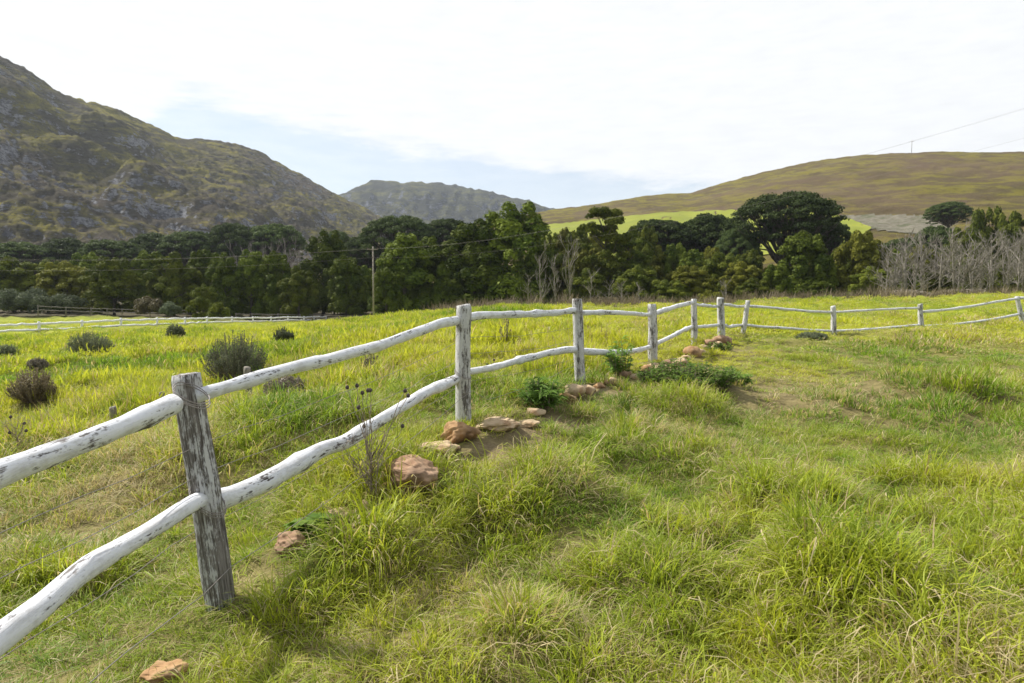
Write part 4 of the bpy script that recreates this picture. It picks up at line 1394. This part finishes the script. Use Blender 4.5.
# ------------------------------------------------------------------ rocks
def rock_mesh(seed, a, bb, c, sub=4):
    import bmesh
    rng = np.random.default_rng(seed)
    bm = bmesh.new()
    bmesh.ops.create_icosphere(bm, subdivisions=sub, radius=1.0)
    cut = [(rng.normal(0, 1, 3), rng.uniform(.58, .88)) for _ in range(13)]
    o1 = rng.random(3) * 40
    for v in bm.verts:
        p = np.array(v.co)
        for nn, dd in cut:      # knock flat facets off a boulder
            nn = nn / np.linalg.norm(nn)
            s = p @ nn - dd
            if s > 0:
                p = p - nn * s * .78
        k = 1 + .28 * (float(vnoise(p[0] * 1.6 + o1[0], p[1] * 1.6 + p[2] * 1.3 + o1[1])) - .5) + .17 * (float(vnoise(p[0] * 5 + o1[1], p[2] * 5 + p[1] * 4 + o1[2])) - .5) \
            + .07 * (float(vnoise(p[2] * 14 + o1[1], p[0] * 12 + p[1] * 12 + o1[2])) - .5)
        v.co = (p[0] * k * a, p[1] * k * bb, p[2] * k * c)
    me = bpy.data.meshes.new('rock')
    bm.to_mesh(me); bm.free()
    me.polygons.foreach_set('use_smooth', np.ones(len(me.polygons), bool))
    return me


ROCKS = [  # px centre, py bottom, width px, height px, material, label
    (291, 556, 29, 27, M_ROCK_RED, 'brownish rounded rock right of the foot of the near leaning post'),
    (337, 521, 25, 13, M_ROCK_TAN, 'smooth tan rock beside the broad green leaves near the dry thistle'),
    (411, 490, 50, 34, M_ROCK_RED, 'largest reddish brown boulder beside the dry thistle'),
    (438, 458, 34, 19, M_ROCK_TAN, 'tan rock half sunk in grass between the largest boulder and the second post'),
    (459, 443, 31, 25, M_ROCK_ORANGE, 'orange brown boulder leaning at the foot of the second post'),
    (497, 431, 34, 13, M_ROCK_TAN, 'pale flat rock just right of the second post'),
    (455, 451, 10, 6, M_ROCK_TAN, 'small pale stone in front of the orange brown boulder'),
    (364, 510, 9, 11, M_ROCK_TAN, 'little pale stone at the root of the dry thistle'),
    (536, 416, 17, 9, M_ROCK_TAN, 'tan stone under the bluish leafy weed'),
    (567, 404, 17, 13, M_ROCK_ORANGE, 'orange stone lowest of the three in front of the third post'),
    (574, 399, 20, 14, M_ROCK_TAN, 'pale rounded stone, middle one of the three before the third post'),
    (586, 394, 17, 10, M_ROCK_TAN, 'yellowish stone right of the foot of the third post'),
    (612, 385, 11, 8, M_ROCK_TAN, 'small tan stone first in the row after the third post'),
    (624, 379, 11, 8, M_ROCK_RED, 'reddish stone second in the row after the third post'),
    (635, 380, 8, 6, M_ROCK_TAN, 'tiny pale stone in the row left of the fourth post'),
    (647, 374, 12, 10, M_ROCK_ORANGE, 'orange stone in front of the foot of the fourth post'),
    (650, 381, 7, 5, M_ROCK_TAN, 'tiny tan stone below the orange one at the fourth post'),
    (660, 372, 12, 8, M_ROCK_TAN, 'round tan stone just right of the fourth post'),
    (668, 365, 10, 6, M_ROCK_RED, 'reddish stone behind the leafy weed patch, left end'),
    (681, 366, 16, 8, M_ROCK_TAN, 'flat tan stone behind the leafy weed patch'),
    (694, 358, 16, 12, M_ROCK_ORANGE, 'orange stone below the fifth post'),
    (686, 360, 8, 5, M_ROCK_TAN, 'tiny stone beside the orange one below the fifth post'),
    (712, 346, 12, 7, M_ROCK_RED, 'reddish stone left of the foot of the thick sixth post'),
    (724, 344, 16, 10, M_ROCK_RED, 'red boulder at the foot of the thick sixth post'),
    (158, 684, 36, 18, M_ROCK_ORANGE, 'orange tan rock at the bottom edge below the near post'),
    (528, 428, 24, 6, M_ROCK_TAN, 'flat pale slab sunk beside the bare soil right of the second post'),
    (512, 428, 10, 6, M_ROCK_RED, 'small reddish stone right of the pale flat rock'),
    (272, 497 + 28, 8, 6, M_ROCK_TAN, 'small pale stone in the grass above the brownish rounded rock'),
]
for px, pyb in [(592, 392), (600, 389), (606, 386), (618, 384), (628, 377), (641, 378), (655, 368), (664, 369), (674, 362), (689, 355), (700, 354), (705, 350), (716, 350), (719, 347), (555, 404), (548, 410)]:
    ROCKS.append((px, pyb, random.uniform(6, 10), random.uniform(5, 7), random.choice([M_ROCK_TAN, M_ROCK_TAN, M_ROCK_ORANGE]), 'little tan stone wedged between the larger stones of the row'))
ROCK_XY = []
for i, (px, pyb, w, h, mat, lab) in enumerate(ROCKS):
    if lab.startswith('small pale stone in the grass above'):
        continue
    p = hit(px, pyb)
    k = p[1] / F_PX
    a = w * k / 2 * (1.32 if w > 20 else 1.35); c = h * k * (.56 if w > 20 else .6)
    me = rock_mesh(500 + i, a, a * .85, c, 5 if w > 20 else 3)
    o = link('rock', me, mat, None, (p[0], p[1] + a * .4, p[2] + c * .50))
    o.rotation_euler[2] = random.uniform(-.5, .5)
    tag(o, lab, 'rock', 'rocks strewn along the fence')
    ROCK_XY.append((p[0], p[1] + a * .4, a))

# ------------------------------------------------------------------ weeds
def leafy_weed(seed, W, H, n_stem, leaf, mat, narrow=.35):
    rng = np.random.default_rng(seed)
    st = Bag(); Vs, Fs, Ls = [], [], []; nv = 0
    for i in range(n_stem):
        a = rng.uniform(0, 6.28); rr = math.sqrt(rng.random()) * W * .5
        root = np.array([rr * math.cos(a) * .8, rr * math.sin(a) * .8, -.02])
        hh = H * rng.uniform(.5, 1.0) * (1 - .45 * (rr / (W * .5)) ** 2)
        tip = root + np.array([rr * math.cos(a) * .25 + rng.normal(0, .03), rr * math.sin(a) * .25 + rng.normal(0, .03), hh])
        P = np.array([root, (root + tip) / 2 + rng.normal(0, .01, 3), tip])
        st.tube(P, [.005, .004, .002], 4, False)
        nl = int(rng.integers(8, 15))
        for j in range(nl):
            t = rng.uniform(.15, 1.0)
            c = root + (tip - root) * t
            b_ = rng.uniform(0, 6.28)
            out = np.array([math.cos(b_), math.sin(b_), rng.uniform(.1, .9)]); out /= np.linalg.norm(out)
            side = np.cross(out, [0, 0, 1]); side /= np.linalg.norm(side) + 1e-9
            L = leaf * rng.uniform(.6, 1.3); w = L * narrow
            dr = np.array([0, 0, -.35 * L])
            pts = [c, c + out * L * .35 + side * w * .5 + [0, 0, .1 * L], c + out * L * .35, c + out * L * .35 - side * w * .5 + [0, 0, .1 * L],
                   c + out * L * .7 + side * w * .38 + dr * .3, c + out * L * .7 + dr * .4, c + out * L * .7 - side * w * .38 + dr * .3, c + out * L + dr]
            Vs.append(np.array(pts))
            Fs.append(np.array([(0, 2, 1, 1), (0, 3, 2, 2)]) * 0 + nv) if False else None
            Fs.append(nv + np.array([(1, 2, 5, 4), (2, 3, 6, 5)]))
            Ls.append(np.full(8, rng.random()))
            nv += 8
    V = np.concatenate(Vs)
    base = np.arange(0, len(V), 8)
    tri = np.concatenate([np.stack([base, base + 2, base + 1], 1), np.stack([base, base + 3, base + 2], 1), np.stack([base + 4, base + 5, base + 7], 1), np.stack([base + 5, base + 6, base + 7], 1)])
    me = mk_mesh('leaves', V, [np.concatenate(Fs), tri])
    fattr(me, 'lv', np.concatenate(Ls)); me.materials.append(mat)
    return st.mesh('stems'), me


for i, (px, pyb, w, h, ns, lf, nar, mat, lab) in enumerate([
    (690, 392, 100, 32, 230, .085, .5, M_WEED, 'wide patch of low bright leafy weeds beside the row of stones'),
    (735, 384, 36, 20, 60, .08, .5, M_WEED, 'small leafy weed at the right end of the wide leafy patch'),
    (541, 410, 46, 32, 46, .16, .16, M_WEED_BLUE, 'bluish green leafy weed between the second and third posts'),
    (310, 540, 34, 28, 14, .12, .55, M_WEED, 'broad-leaved green weed behind the brownish rounded rock'),
    (619, 377, 26, 44, 26, .14, .25, M_WEED_BLUE, 'tall bluish green weed behind the rails left of the fourth post'),
    (720, 352, 26, 12, 40, .09, .5, M_WEED, 'leafy weed below the red boulder at the sixth post'),
]):
    p = hit(px, pyb)
    k = p[1] / F_PX
    root = empty('leafy_weed', p, lab, 'weed')
    st, lv_ = leafy_weed(700 + i, w * k, h * k, ns, lf, mat, nar)
    root.location.y += w * k * .2
    root.location.z = float(ground(root.location.x, root.location.y))
    link('stems', st, mat if False else M_DRYSTEM, root); link('leaves', lv_, None, root)


def thistle(px, pyb, h_px, heads, n_extra, seed, label, hr=.014):
    """dry thistle: stem and twigs in one mesh, each seed head a part"""
    rng = np.random.default_rng(seed)
    p = hit(px, pyb); k = p[1] / F_PX
    root = empty('dry_thistle', p, label, 'weed')
    bg_ = Bag(); hp = []
    main = np.array([0, 0, h_px * k * .45])
    limb(bg_, (0, 0, -.03), main, .0060, .0045, rng, 6, .05, 6)
    limb(bg_, (.01, .01, -.03), main * np.array([1, 1, .8]) + [.05, 0, 0], .005, .004, rng, 6, .05, 6)
    for hx, hy in heads:
        e = np.array([(hx - px) * k, rng.uniform(-.08, .08), (pyb - hy) * k])
        s = main * rng.uniform(.4, 1.0)
        limb(bg_, s, e, .0032, .0022, rng, 7, .09, 5)
        hp.append(e)
    for i in range(n_extra):
        s = main * rng.uniform(.15, 1.1)
        e = s + np.array([rng.normal(0, .11), rng.normal(0, .09), rng.uniform(.08, .35)])
        P = limb(bg_, s, e, .0026, .0014, rng, 6, .12, 4)
        for j in range(3):
            limb(bg_, P[2 + j], P[2 + j] + np.array([rng.normal(0, .05), rng.normal(0, .05), rng.uniform(.02, .11)]), .0024, .0012, rng, 4, .1, 3)
    link('stem', bg_.mesh('stem'), M_DRYSTEM, root)
    for e in hp:
        Vv, fs, G = tube(np.array([(0, 0, -hr), (0, 0, -hr * .7), (0, 0, 0), (0, 0, hr * .7), (0, 0, hr * 1.1)]), np.array([.2, .8, 1.0, .75, .35]) * hr, 9)
        b2 = Bag(); b2.add(Vv, fs, G)
        for q_ in range(40):
            d = rng.normal(0, 1, 3); d /= np.linalg.norm(d)
            s_ = np.cross(d, [.3, .2, .9]); s_ /= np.linalg.norm(s_)
            b2.add(np.array([d * hr * .8 - s_ * .0012, d * hr * .8 + s_ * .0012, d * hr * 1.45]), [np.array([[0, 1, 2]])])
        link('seed_head', b2.mesh('seed_head'), M_SEED, root, e)


thistle(372, 505, 120, [(346, 386), (358, 383), (364, 390), (371, 388), (372, 386), (361, 404), (408, 387), (410, 393), (364, 425), (403, 425)], 26, 1, 'tall dry thistle with dark round seed heads in front of the lower rail')
thistle(494, 385, 30, [(487, 364), (494, 360), (491, 366)], 6, 2, 'small dry thistle behind the lower rail right of the second post', .018)
thistle(18, 458, 46, [(8, 418), (24, 424), (31, 430), (14, 432)], 14, 3, 'dry thistle with few seed heads at the left edge above the near rail', .016)

# ------------------------------------------------------------------ grass
def grass_mat():
    m, b = new_mat('grass_blades')
    lv = attr(b, 'lv', 2); dryb = attr(b, 'dryb', 2)
    hue = attr(b, 'hue', 2, 'INSTANCER'); dry = attr(b, 'dry', 2, 'INSTANCER')
    g1 = b.mix(lv, (.085, .165, .014), (.240, .370, .040))          # green
    g2 = b.mix(lv, (.300, .345, .024), (.540, .560, .065))          # yellow green
    c = b.mix(hue, g1, g2)
    straw = b.mix(lv, (.34, .27, .13), (.62, .53, .32))
    dm = b.smooth(b.math('ADD', dryb, b.math('MULTIPLY', dry, .6)), .93, 1.0)
    c = b.mix(dm, c, straw)
    p = principled(b, c, .55, None, .25)
    t = b.n('ShaderNodeBsdfTranslucent')
    b.link(b.mix(1.0, c, (1.25, 1.2, .8), 'MULTIPLY'), t.inputs[0])
    mx = b.n('ShaderNodeMixShader', ins={0: .42})
    b.link(p, mx.inputs[1]); b.link(t.outputs[0], mx.inputs[2])
    return finish(m, b, mx.outputs[0])


M_GRASS = grass_mat()


M_DRYWEED = leaf_mat('dry_weed_stalks', (.10, .08, .055), (.27, .22, .15), .2, spec=.05)


def tuft(name, seed, n, rad, L0, L1, w0, w1, bend0, bend1, segs=3, dry=.12, lay=0.0):
    rng = np.random.default_rng(seed)
    r = rad * np.sqrt(rng.random(n)); a = rng.uniform(0, 2 * np.pi, n)
    base = np.stack([r * np.cos(a), r * np.sin(a), np.full(n, -.02)], 1)
    L = rng.uniform(L0, L1, n); w = rng.uniform(w0, w1, n)
    out = a + rng.normal(0, .9, n)
    d = np.stack([np.cos(out), np.sin(out), np.zeros(n)], 1)
    side = np.stack([-np.sin(out + rng.normal(0, .6, n)), np.cos(out), np.zeros(n)], 1)
    side /= np.linalg.norm(side, axis=1, keepdims=True)
    bend = rng.uniform(bend0, bend1, n)
    init = rng.uniform(.0, .35, n) + .25 * bend + lay
    pts = [base]; ang = init.copy(); p = base.copy()
    for k in range(segs):
        p = p + (d * np.sin(ang)[:, None] + np.array([0, 0, 1.0]) * np.cos(ang)[:, None]) * (L / segs)[:, None]
        pts.append(p); ang = ang + bend / segs * (1 + .5 * k)
    wid = [1.0, .95, .7, .4, .2][:segs] if segs <= 3 else [1.0, 1.0, .8, .5]
    rows = []
    for k in range(segs):
        rows.append(pts[k] - side * (w * wid[k] / 2)[:, None]); rows.append(pts[k] + side * (w * wid[k] / 2)[:, None])
    rows.append(pts[segs])
    m = len(rows)
    V = np.stack(rows, 1).reshape(-1, 3)
    b0 = np.arange(n) * m
    qs = [np.stack([b0 + 2 * k, b0 + 2 * k + 1, b0 + 2 * k + 3, b0 + 2 * k + 2], 1) for k in range(segs - 1)]
    tr = np.stack([b0 + 2 * segs - 2, b0 + 2 * segs - 1, b0 + 2 * segs], 1)
    me = mk_mesh(name, V, [np.concatenate(qs), tr])
    fattr(me, 'lv', np.repeat(rng.random(n), m))
    db = rng.random(n) * .9
    db[rng.random(n) < dry] = 1.0
    fattr(me, 'dryb', np.repeat(db, m))
    me.materials.append(M_GRASS)
    return bpy.data.objects.new(name, me)


LIB = bpy.data.collections.new('grass_tufts')
_specs = []
for i in range(5):
    _specs.append(('lush', (34, .08, .12, .32, .0045, .010, .3, 1.9, 4, .10)))
for i in range(4):
    _specs.append(('short', (50, .12, .05, .14, .0035, .0065, .2, 1.5, 3, .16)))
for i in range(4):
    _specs.append(('straw', (34, .15, .14, .40, .0025, .0045, 1.2, 3.0, 4, .75)))
for i in range(4):
    _specs.append(('tangle', (26, .14, .18, .46, .0045, .009, 1.2, 3.0, 4, .16)))
for i in range(4):
    _specs.append(('mid', (60, .20, .10, .26, .008, .013, .3, 1.6, 3, .12)))
for i in range(4):
    _specs.append(('far', (70, .55, .08, .26, .020, .036, .4, 1.9, 2, .10)))
for i in range(4):
    _specs.append(('mat', (30, .14, .10, .26, .0035, .007, .2, 1.0, 3, .38, 1.05)))
for i in range(3):
    _specs.append(('weed', (36, .55, .45, 1.25, .025, .05, .1, .9, 3, 1.0)))
IDX = {}
for i, (kind, s) in enumerate(_specs):
    o = tuft('grass_tuft_%02d' % i, 900 + i, *s)
    LIB.objects.link(o)
    if kind == 'weed':
        o.data.materials.clear(); o.data.materials.append(M_DRYWEED)
    IDX.setdefault(kind, []).append(i)


def scatter(rng, r0, r1, dens, half=math.radians(44)):
    area = half * (r1 * r1 - r0 * r0)
    n = int(area * dens)
    r = np.sqrt(rng.uniform(r0 * r0, r1 * r1, n)); a = rng.uniform(-half, half, n)
    return r * np.sin(a), r * np.cos(a)


def grass_points():
    rng = np.random.default_rng(42)
    X, Y, S, I, Hh, D = [], [], [], [], [], []

    def zone(r0, r1, dens, kinds, probs, s0):
        x, y = scatter(rng, r0, r1, dens, math.radians(78 if r1 < 6 else 64 if r1 < 20 else 50))
        n = len(x)
        tus = tussock(x, y)
        tall = patch_field(x, y, 4); dg = patch_field(x, y, 5); dry = patch_field(x, y, 6); bare = patch_field(x, y, 7)
        right = sstep(x, 1.0, 5.0) * sstep(y, 7, 11)
        hol = np.clip((.42 - fbm(x * 1.9 + 21, y * 1.9 + 13, 3)) * 5, 0, .6) * (y < 20)
        if kinds[0] == 'mat':
            hol = hol * 0
        keep = rng.random(n) > np.clip(bare + hol, 0, .93)
        dn = fbm(x * .55 + 3, y * .55 + 40, 4); hn = fbm(x * .22 + 9, y * .22 + 2, 3); hn2 = fbm(x * 1.7, y * 1.7, 3)
        for rx, ry, ra in ROCK_XY:
            keep &= ((x - rx) ** 2 + (y - ry) ** 2) > (ra * .85) ** 2
            s0_ = (np.abs(x - rx) < ra * .9) & (y < ry) & (y > ry - ra * 2.2 - .22)
            keep &= ~(s0_ & (rng.random(n) < (.55 if ra > .12 else .85)))
        fine_t = np.clip((fbm(x * 2.6 + 7, y * 2.6 + 1, 3) - .5) * 2.6 + .5, 0, 1)
        for rx, ry, ra in SHRUB_XY:
            keep &= ((x - rx) ** 2 + (y - ry + .25 * ra) ** 2) > ra ** 2
        s = s0 * (.30 + .85 * tus + .55 * fine_t) * (1 + .65 * tall) * rng.uniform(.75, 1.25, n) * (1 - .42 * right)
        s = np.where(y > 11, s * (.35 + 1.1 * tus) * np.clip(1 + np.minimum(tall, 0), .2, 1), s)
        s = np.clip(s, .22 * s0, 2.0 * s0)
        lf = sstep(-x, -1.5 + 0 * x, 3.0)
        hue = .34 + .10 * sstep(y, 5, 9) + .08 * sstep(y, 9, 16) + .45 * (fine_t - .5) + (1.5 + 1.3 * sstep(y, 8, 14)) * (hn - .5) + .9 * (hn2 - .5) + .35 * (tus - .5) - .55 * dg + .06 * sstep(y, 10, 40) + .10 * sstep(y, 50, 75) + .16 * right
        dd = .15 + 1.8 * (dn - .5) + dry * .8 - .25 * sstep(y, 9, 20) * (1 - right) + .10 * right
        pk = np.array([rng.choice(len(kinds), p=probs) for _ in range(n)]) if n < 30000 else rng.choice(len(kinds), n, p=probs)
        # drier spots and low spots get straw and short tufts
        if 'straw' in kinds:
            si = kinds.index('straw'); shi = kinds.index('short')
            u = rng.random(n)
            pk = np.where((u < np.clip(dd * .8, 0, .55)), si, pk)
            pk = np.where((rng.random(n) < np.clip(.85 - tus * 1.0 - tall * .8 + .4 * right, 0, .9)), shi, pk)
        idx = np.empty(n, int)
        for k, kd in enumerate(kinds):
            mk = pk == k
            idx[mk] = rng.choice(IDX[kd], mk.sum())
        X.append(x[keep]); Y.append(y[keep]); S.append(s[keep]); I.append(idx[keep]); Hh.append(np.clip(hue, 0, 1)[keep]); D.append(np.clip(dd, 0, .75)[keep])

    zone(.7, 5.0, 225, ['lush', 'short', 'straw', 'tangle'], [.52, .22, .05, .21], .88)
    zone(5.0, 9.0, 135, ['lush', 'short', 'straw', 'tangle'], [.48, .20, .08, .24], .95)
    zone(.7, 5.0, 110, ['mat'], [1.0], .8)
    zone(5.0, 9.5, 60, ['mat'], [1.0], .9)
    zone(9.0, 17.0, 42, ['mid'], [1.0], 1.0)
    zone(17.0, 34.0, 22, ['mid', 'far'], [.7, .3], .85)
    zone(34.0, 66.0, 6.0, ['far'], [1.0], .80)
    zone(66.0, 112.0, 1.6, ['far'], [1.0], .5)
    x = np.concatenate(X); y = np.concatenate(Y)
    m = y < 108
    z = ground(x, y)
    return (np.stack([x, y, z], 1)[m], np.concatenate(S)[m], np.concatenate(I)[m], np.concatenate(Hh)[m], np.concatenate(D)[m], rng)


def dry_edge_points():
    rng = np.random.default_rng(77)
    x, y = [], []
    for px, pyd, Y, n in [(p_, 0, Y_, 16) for p_, Y_ in [(452, 72), (470, 70), (490, 68), (510, 66), (530, 66), (550, 66), (570, 66), (590, 66), (610, 66), (630, 66), (650, 66), (670, 66), (690, 66), (712, 66), (735, 66), (760, 66),
                                                    (785, 66), (810, 66), (835, 66), (860, 64), (885, 66), (910, 68), (935, 70), (960, 70), (985, 70), (1010, 70)]]:
        c = at(px, 300, Y)
        x.append(c[0] + rng.normal(0, 1.2, n)); y.append(c[1] + rng.normal(0, 3.0, n))
    return np.concatenate(x), np.concatenate(y)


def instancer_group(coll):
    ng = bpy.data.node_groups.new('scatter_tufts', 'GeometryNodeTree')
    ng.interface.new_socket('Geometry', in_out='INPUT', socket_type='NodeSocketGeometry')
    ng.interface.new_socket('Geometry', in_out='OUTPUT', socket_type='NodeSocketGeometry')
    N, L = ng.nodes, ng.links
    gi = N.new('NodeGroupInput'); go = N.new('NodeGroupOutput')
    ci = N.new('GeometryNodeCollectionInfo')
    ci.inputs['Collection'].default_value = coll
    ci.inputs['Separate Children'].default_value = True
    ci.inputs['Reset Children'].default_value = True
    m2p = N.new('GeometryNodeMeshToPoints')
    iop = N.new('GeometryNodeInstanceOnPoints')
    iop.inputs['Pick Instance'].default_value = True

    def na(name, typ):
        nd = N.new('GeometryNodeInputNamedAttribute'); nd.data_type = typ
        nd.inputs['Name'].default_value = name
        return nd.outputs['Attribute']
    L.new(gi.outputs[0], m2p.inputs[0])
    L.new(m2p.outputs[0], iop.inputs['Points'])
    L.new(ci.outputs[0], iop.inputs['Instance'])
    L.new(na('idx', 'INT'), iop.inputs['Instance Index'])
    L.new(na('rot', 'FLOAT_VECTOR'), iop.inputs['Rotation'])
    L.new(na('scl', 'FLOAT_VECTOR'), iop.inputs['Scale'])
    L.new(iop.outputs[0], go.inputs[0])
    return ng


P, S, I, Hh, D, rng = grass_points()
me = bpy.data.meshes.new('grass')
me.vertices.add(len(P))
me.vertices.foreach_set('co', P.astype(np.float32).ravel())
a = me.attributes.new('idx', 'INT', 'POINT'); a.data.foreach_set('value', I.astype(np.int32))
rot = np.stack([rng.normal(0, .20, len(P)), rng.normal(0, .20, len(P)), rng.uniform(0, 6.28, len(P))], 1)
fattr(me, 'rot', rot, 'FLOAT_VECTOR')
fattr(me, 'scl', np.stack([S * .5 + .5, S * .5 + .5, S], 1), 'FLOAT_VECTOR')
fattr(me, 'hue', Hh); fattr(me, 'dry', D)
me.materials.append(M_GRASS)
go = link('grass', me)
tag(go, 'long yellow green meadow grass with dry straw among it', 'grass', kind='stuff')
md = go.modifiers.new('scatter', 'NODES')
md.node_group = instancer_group(LIB)
ex, ey = dry_edge_points()
rng = np.random.default_rng(5)
dme = bpy.data.meshes.new('dry_weeds')
dme.vertices.add(len(ex))
dme.vertices.foreach_set('co', np.stack([ex, ey, ground(ex, ey)], 1).astype(np.float32).ravel())
a = dme.attributes.new('idx', 'INT', 'POINT'); a.data.foreach_set('value', rng.choice(IDX['weed'], len(ex)).astype(np.int32))
fattr(dme, 'rot', np.stack([rng.normal(0, .15, len(ex)), rng.normal(0, .15, len(ex)), rng.uniform(0, 6.28, len(ex))], 1), 'FLOAT_VECTOR')
sc_ = rng.uniform(.5, 1.3, len(ex))
fattr(dme, 'scl', np.stack([sc_, sc_, sc_], 1), 'FLOAT_VECTOR')
fattr(dme, 'hue', rng.random(len(ex))); fattr(dme, 'dry', np.full(len(ex), .7))
dme.materials.append(M_DRYWEED)
dw = tag(link('dry_weeds', dme), 'brownish dry weeds along the edge of the wood', 'weeds', kind='stuff')
dw.modifiers.new('scatter', 'NODES').node_group = md.node_group

# ------------------------------------------------------------------ the air between here and the hills
def haze_box():
    m, b = new_mat('haze')
    v = b.n('ShaderNodeVolumePrincipled', ins={'Color': (.80, .88, 1.0, 1), 'Density': HAZE_DENSITY, 'Anisotropy': .2})
    o = b.n('ShaderNodeOutputMaterial')
    b.link(v.outputs[0], o.inputs[1])
    x0, x1, y0, y1, z0, z1 = -3400, 3400, -3400, 4900, -90, 640
    V = [(x, y, z) for z in (z0, z1) for y in (y0, y1) for x in (x0, x1)]
    f = np.array([(0, 2, 3, 1), (4, 5, 7, 6), (0, 1, 5, 4), (2, 6, 7, 3), (0, 4, 6, 2), (1, 3, 7, 5)])
    tag(link('haze', mk_mesh('haze', V, [f], False), m), kind='stuff')


HAZE_DENSITY = .000085
haze_box()
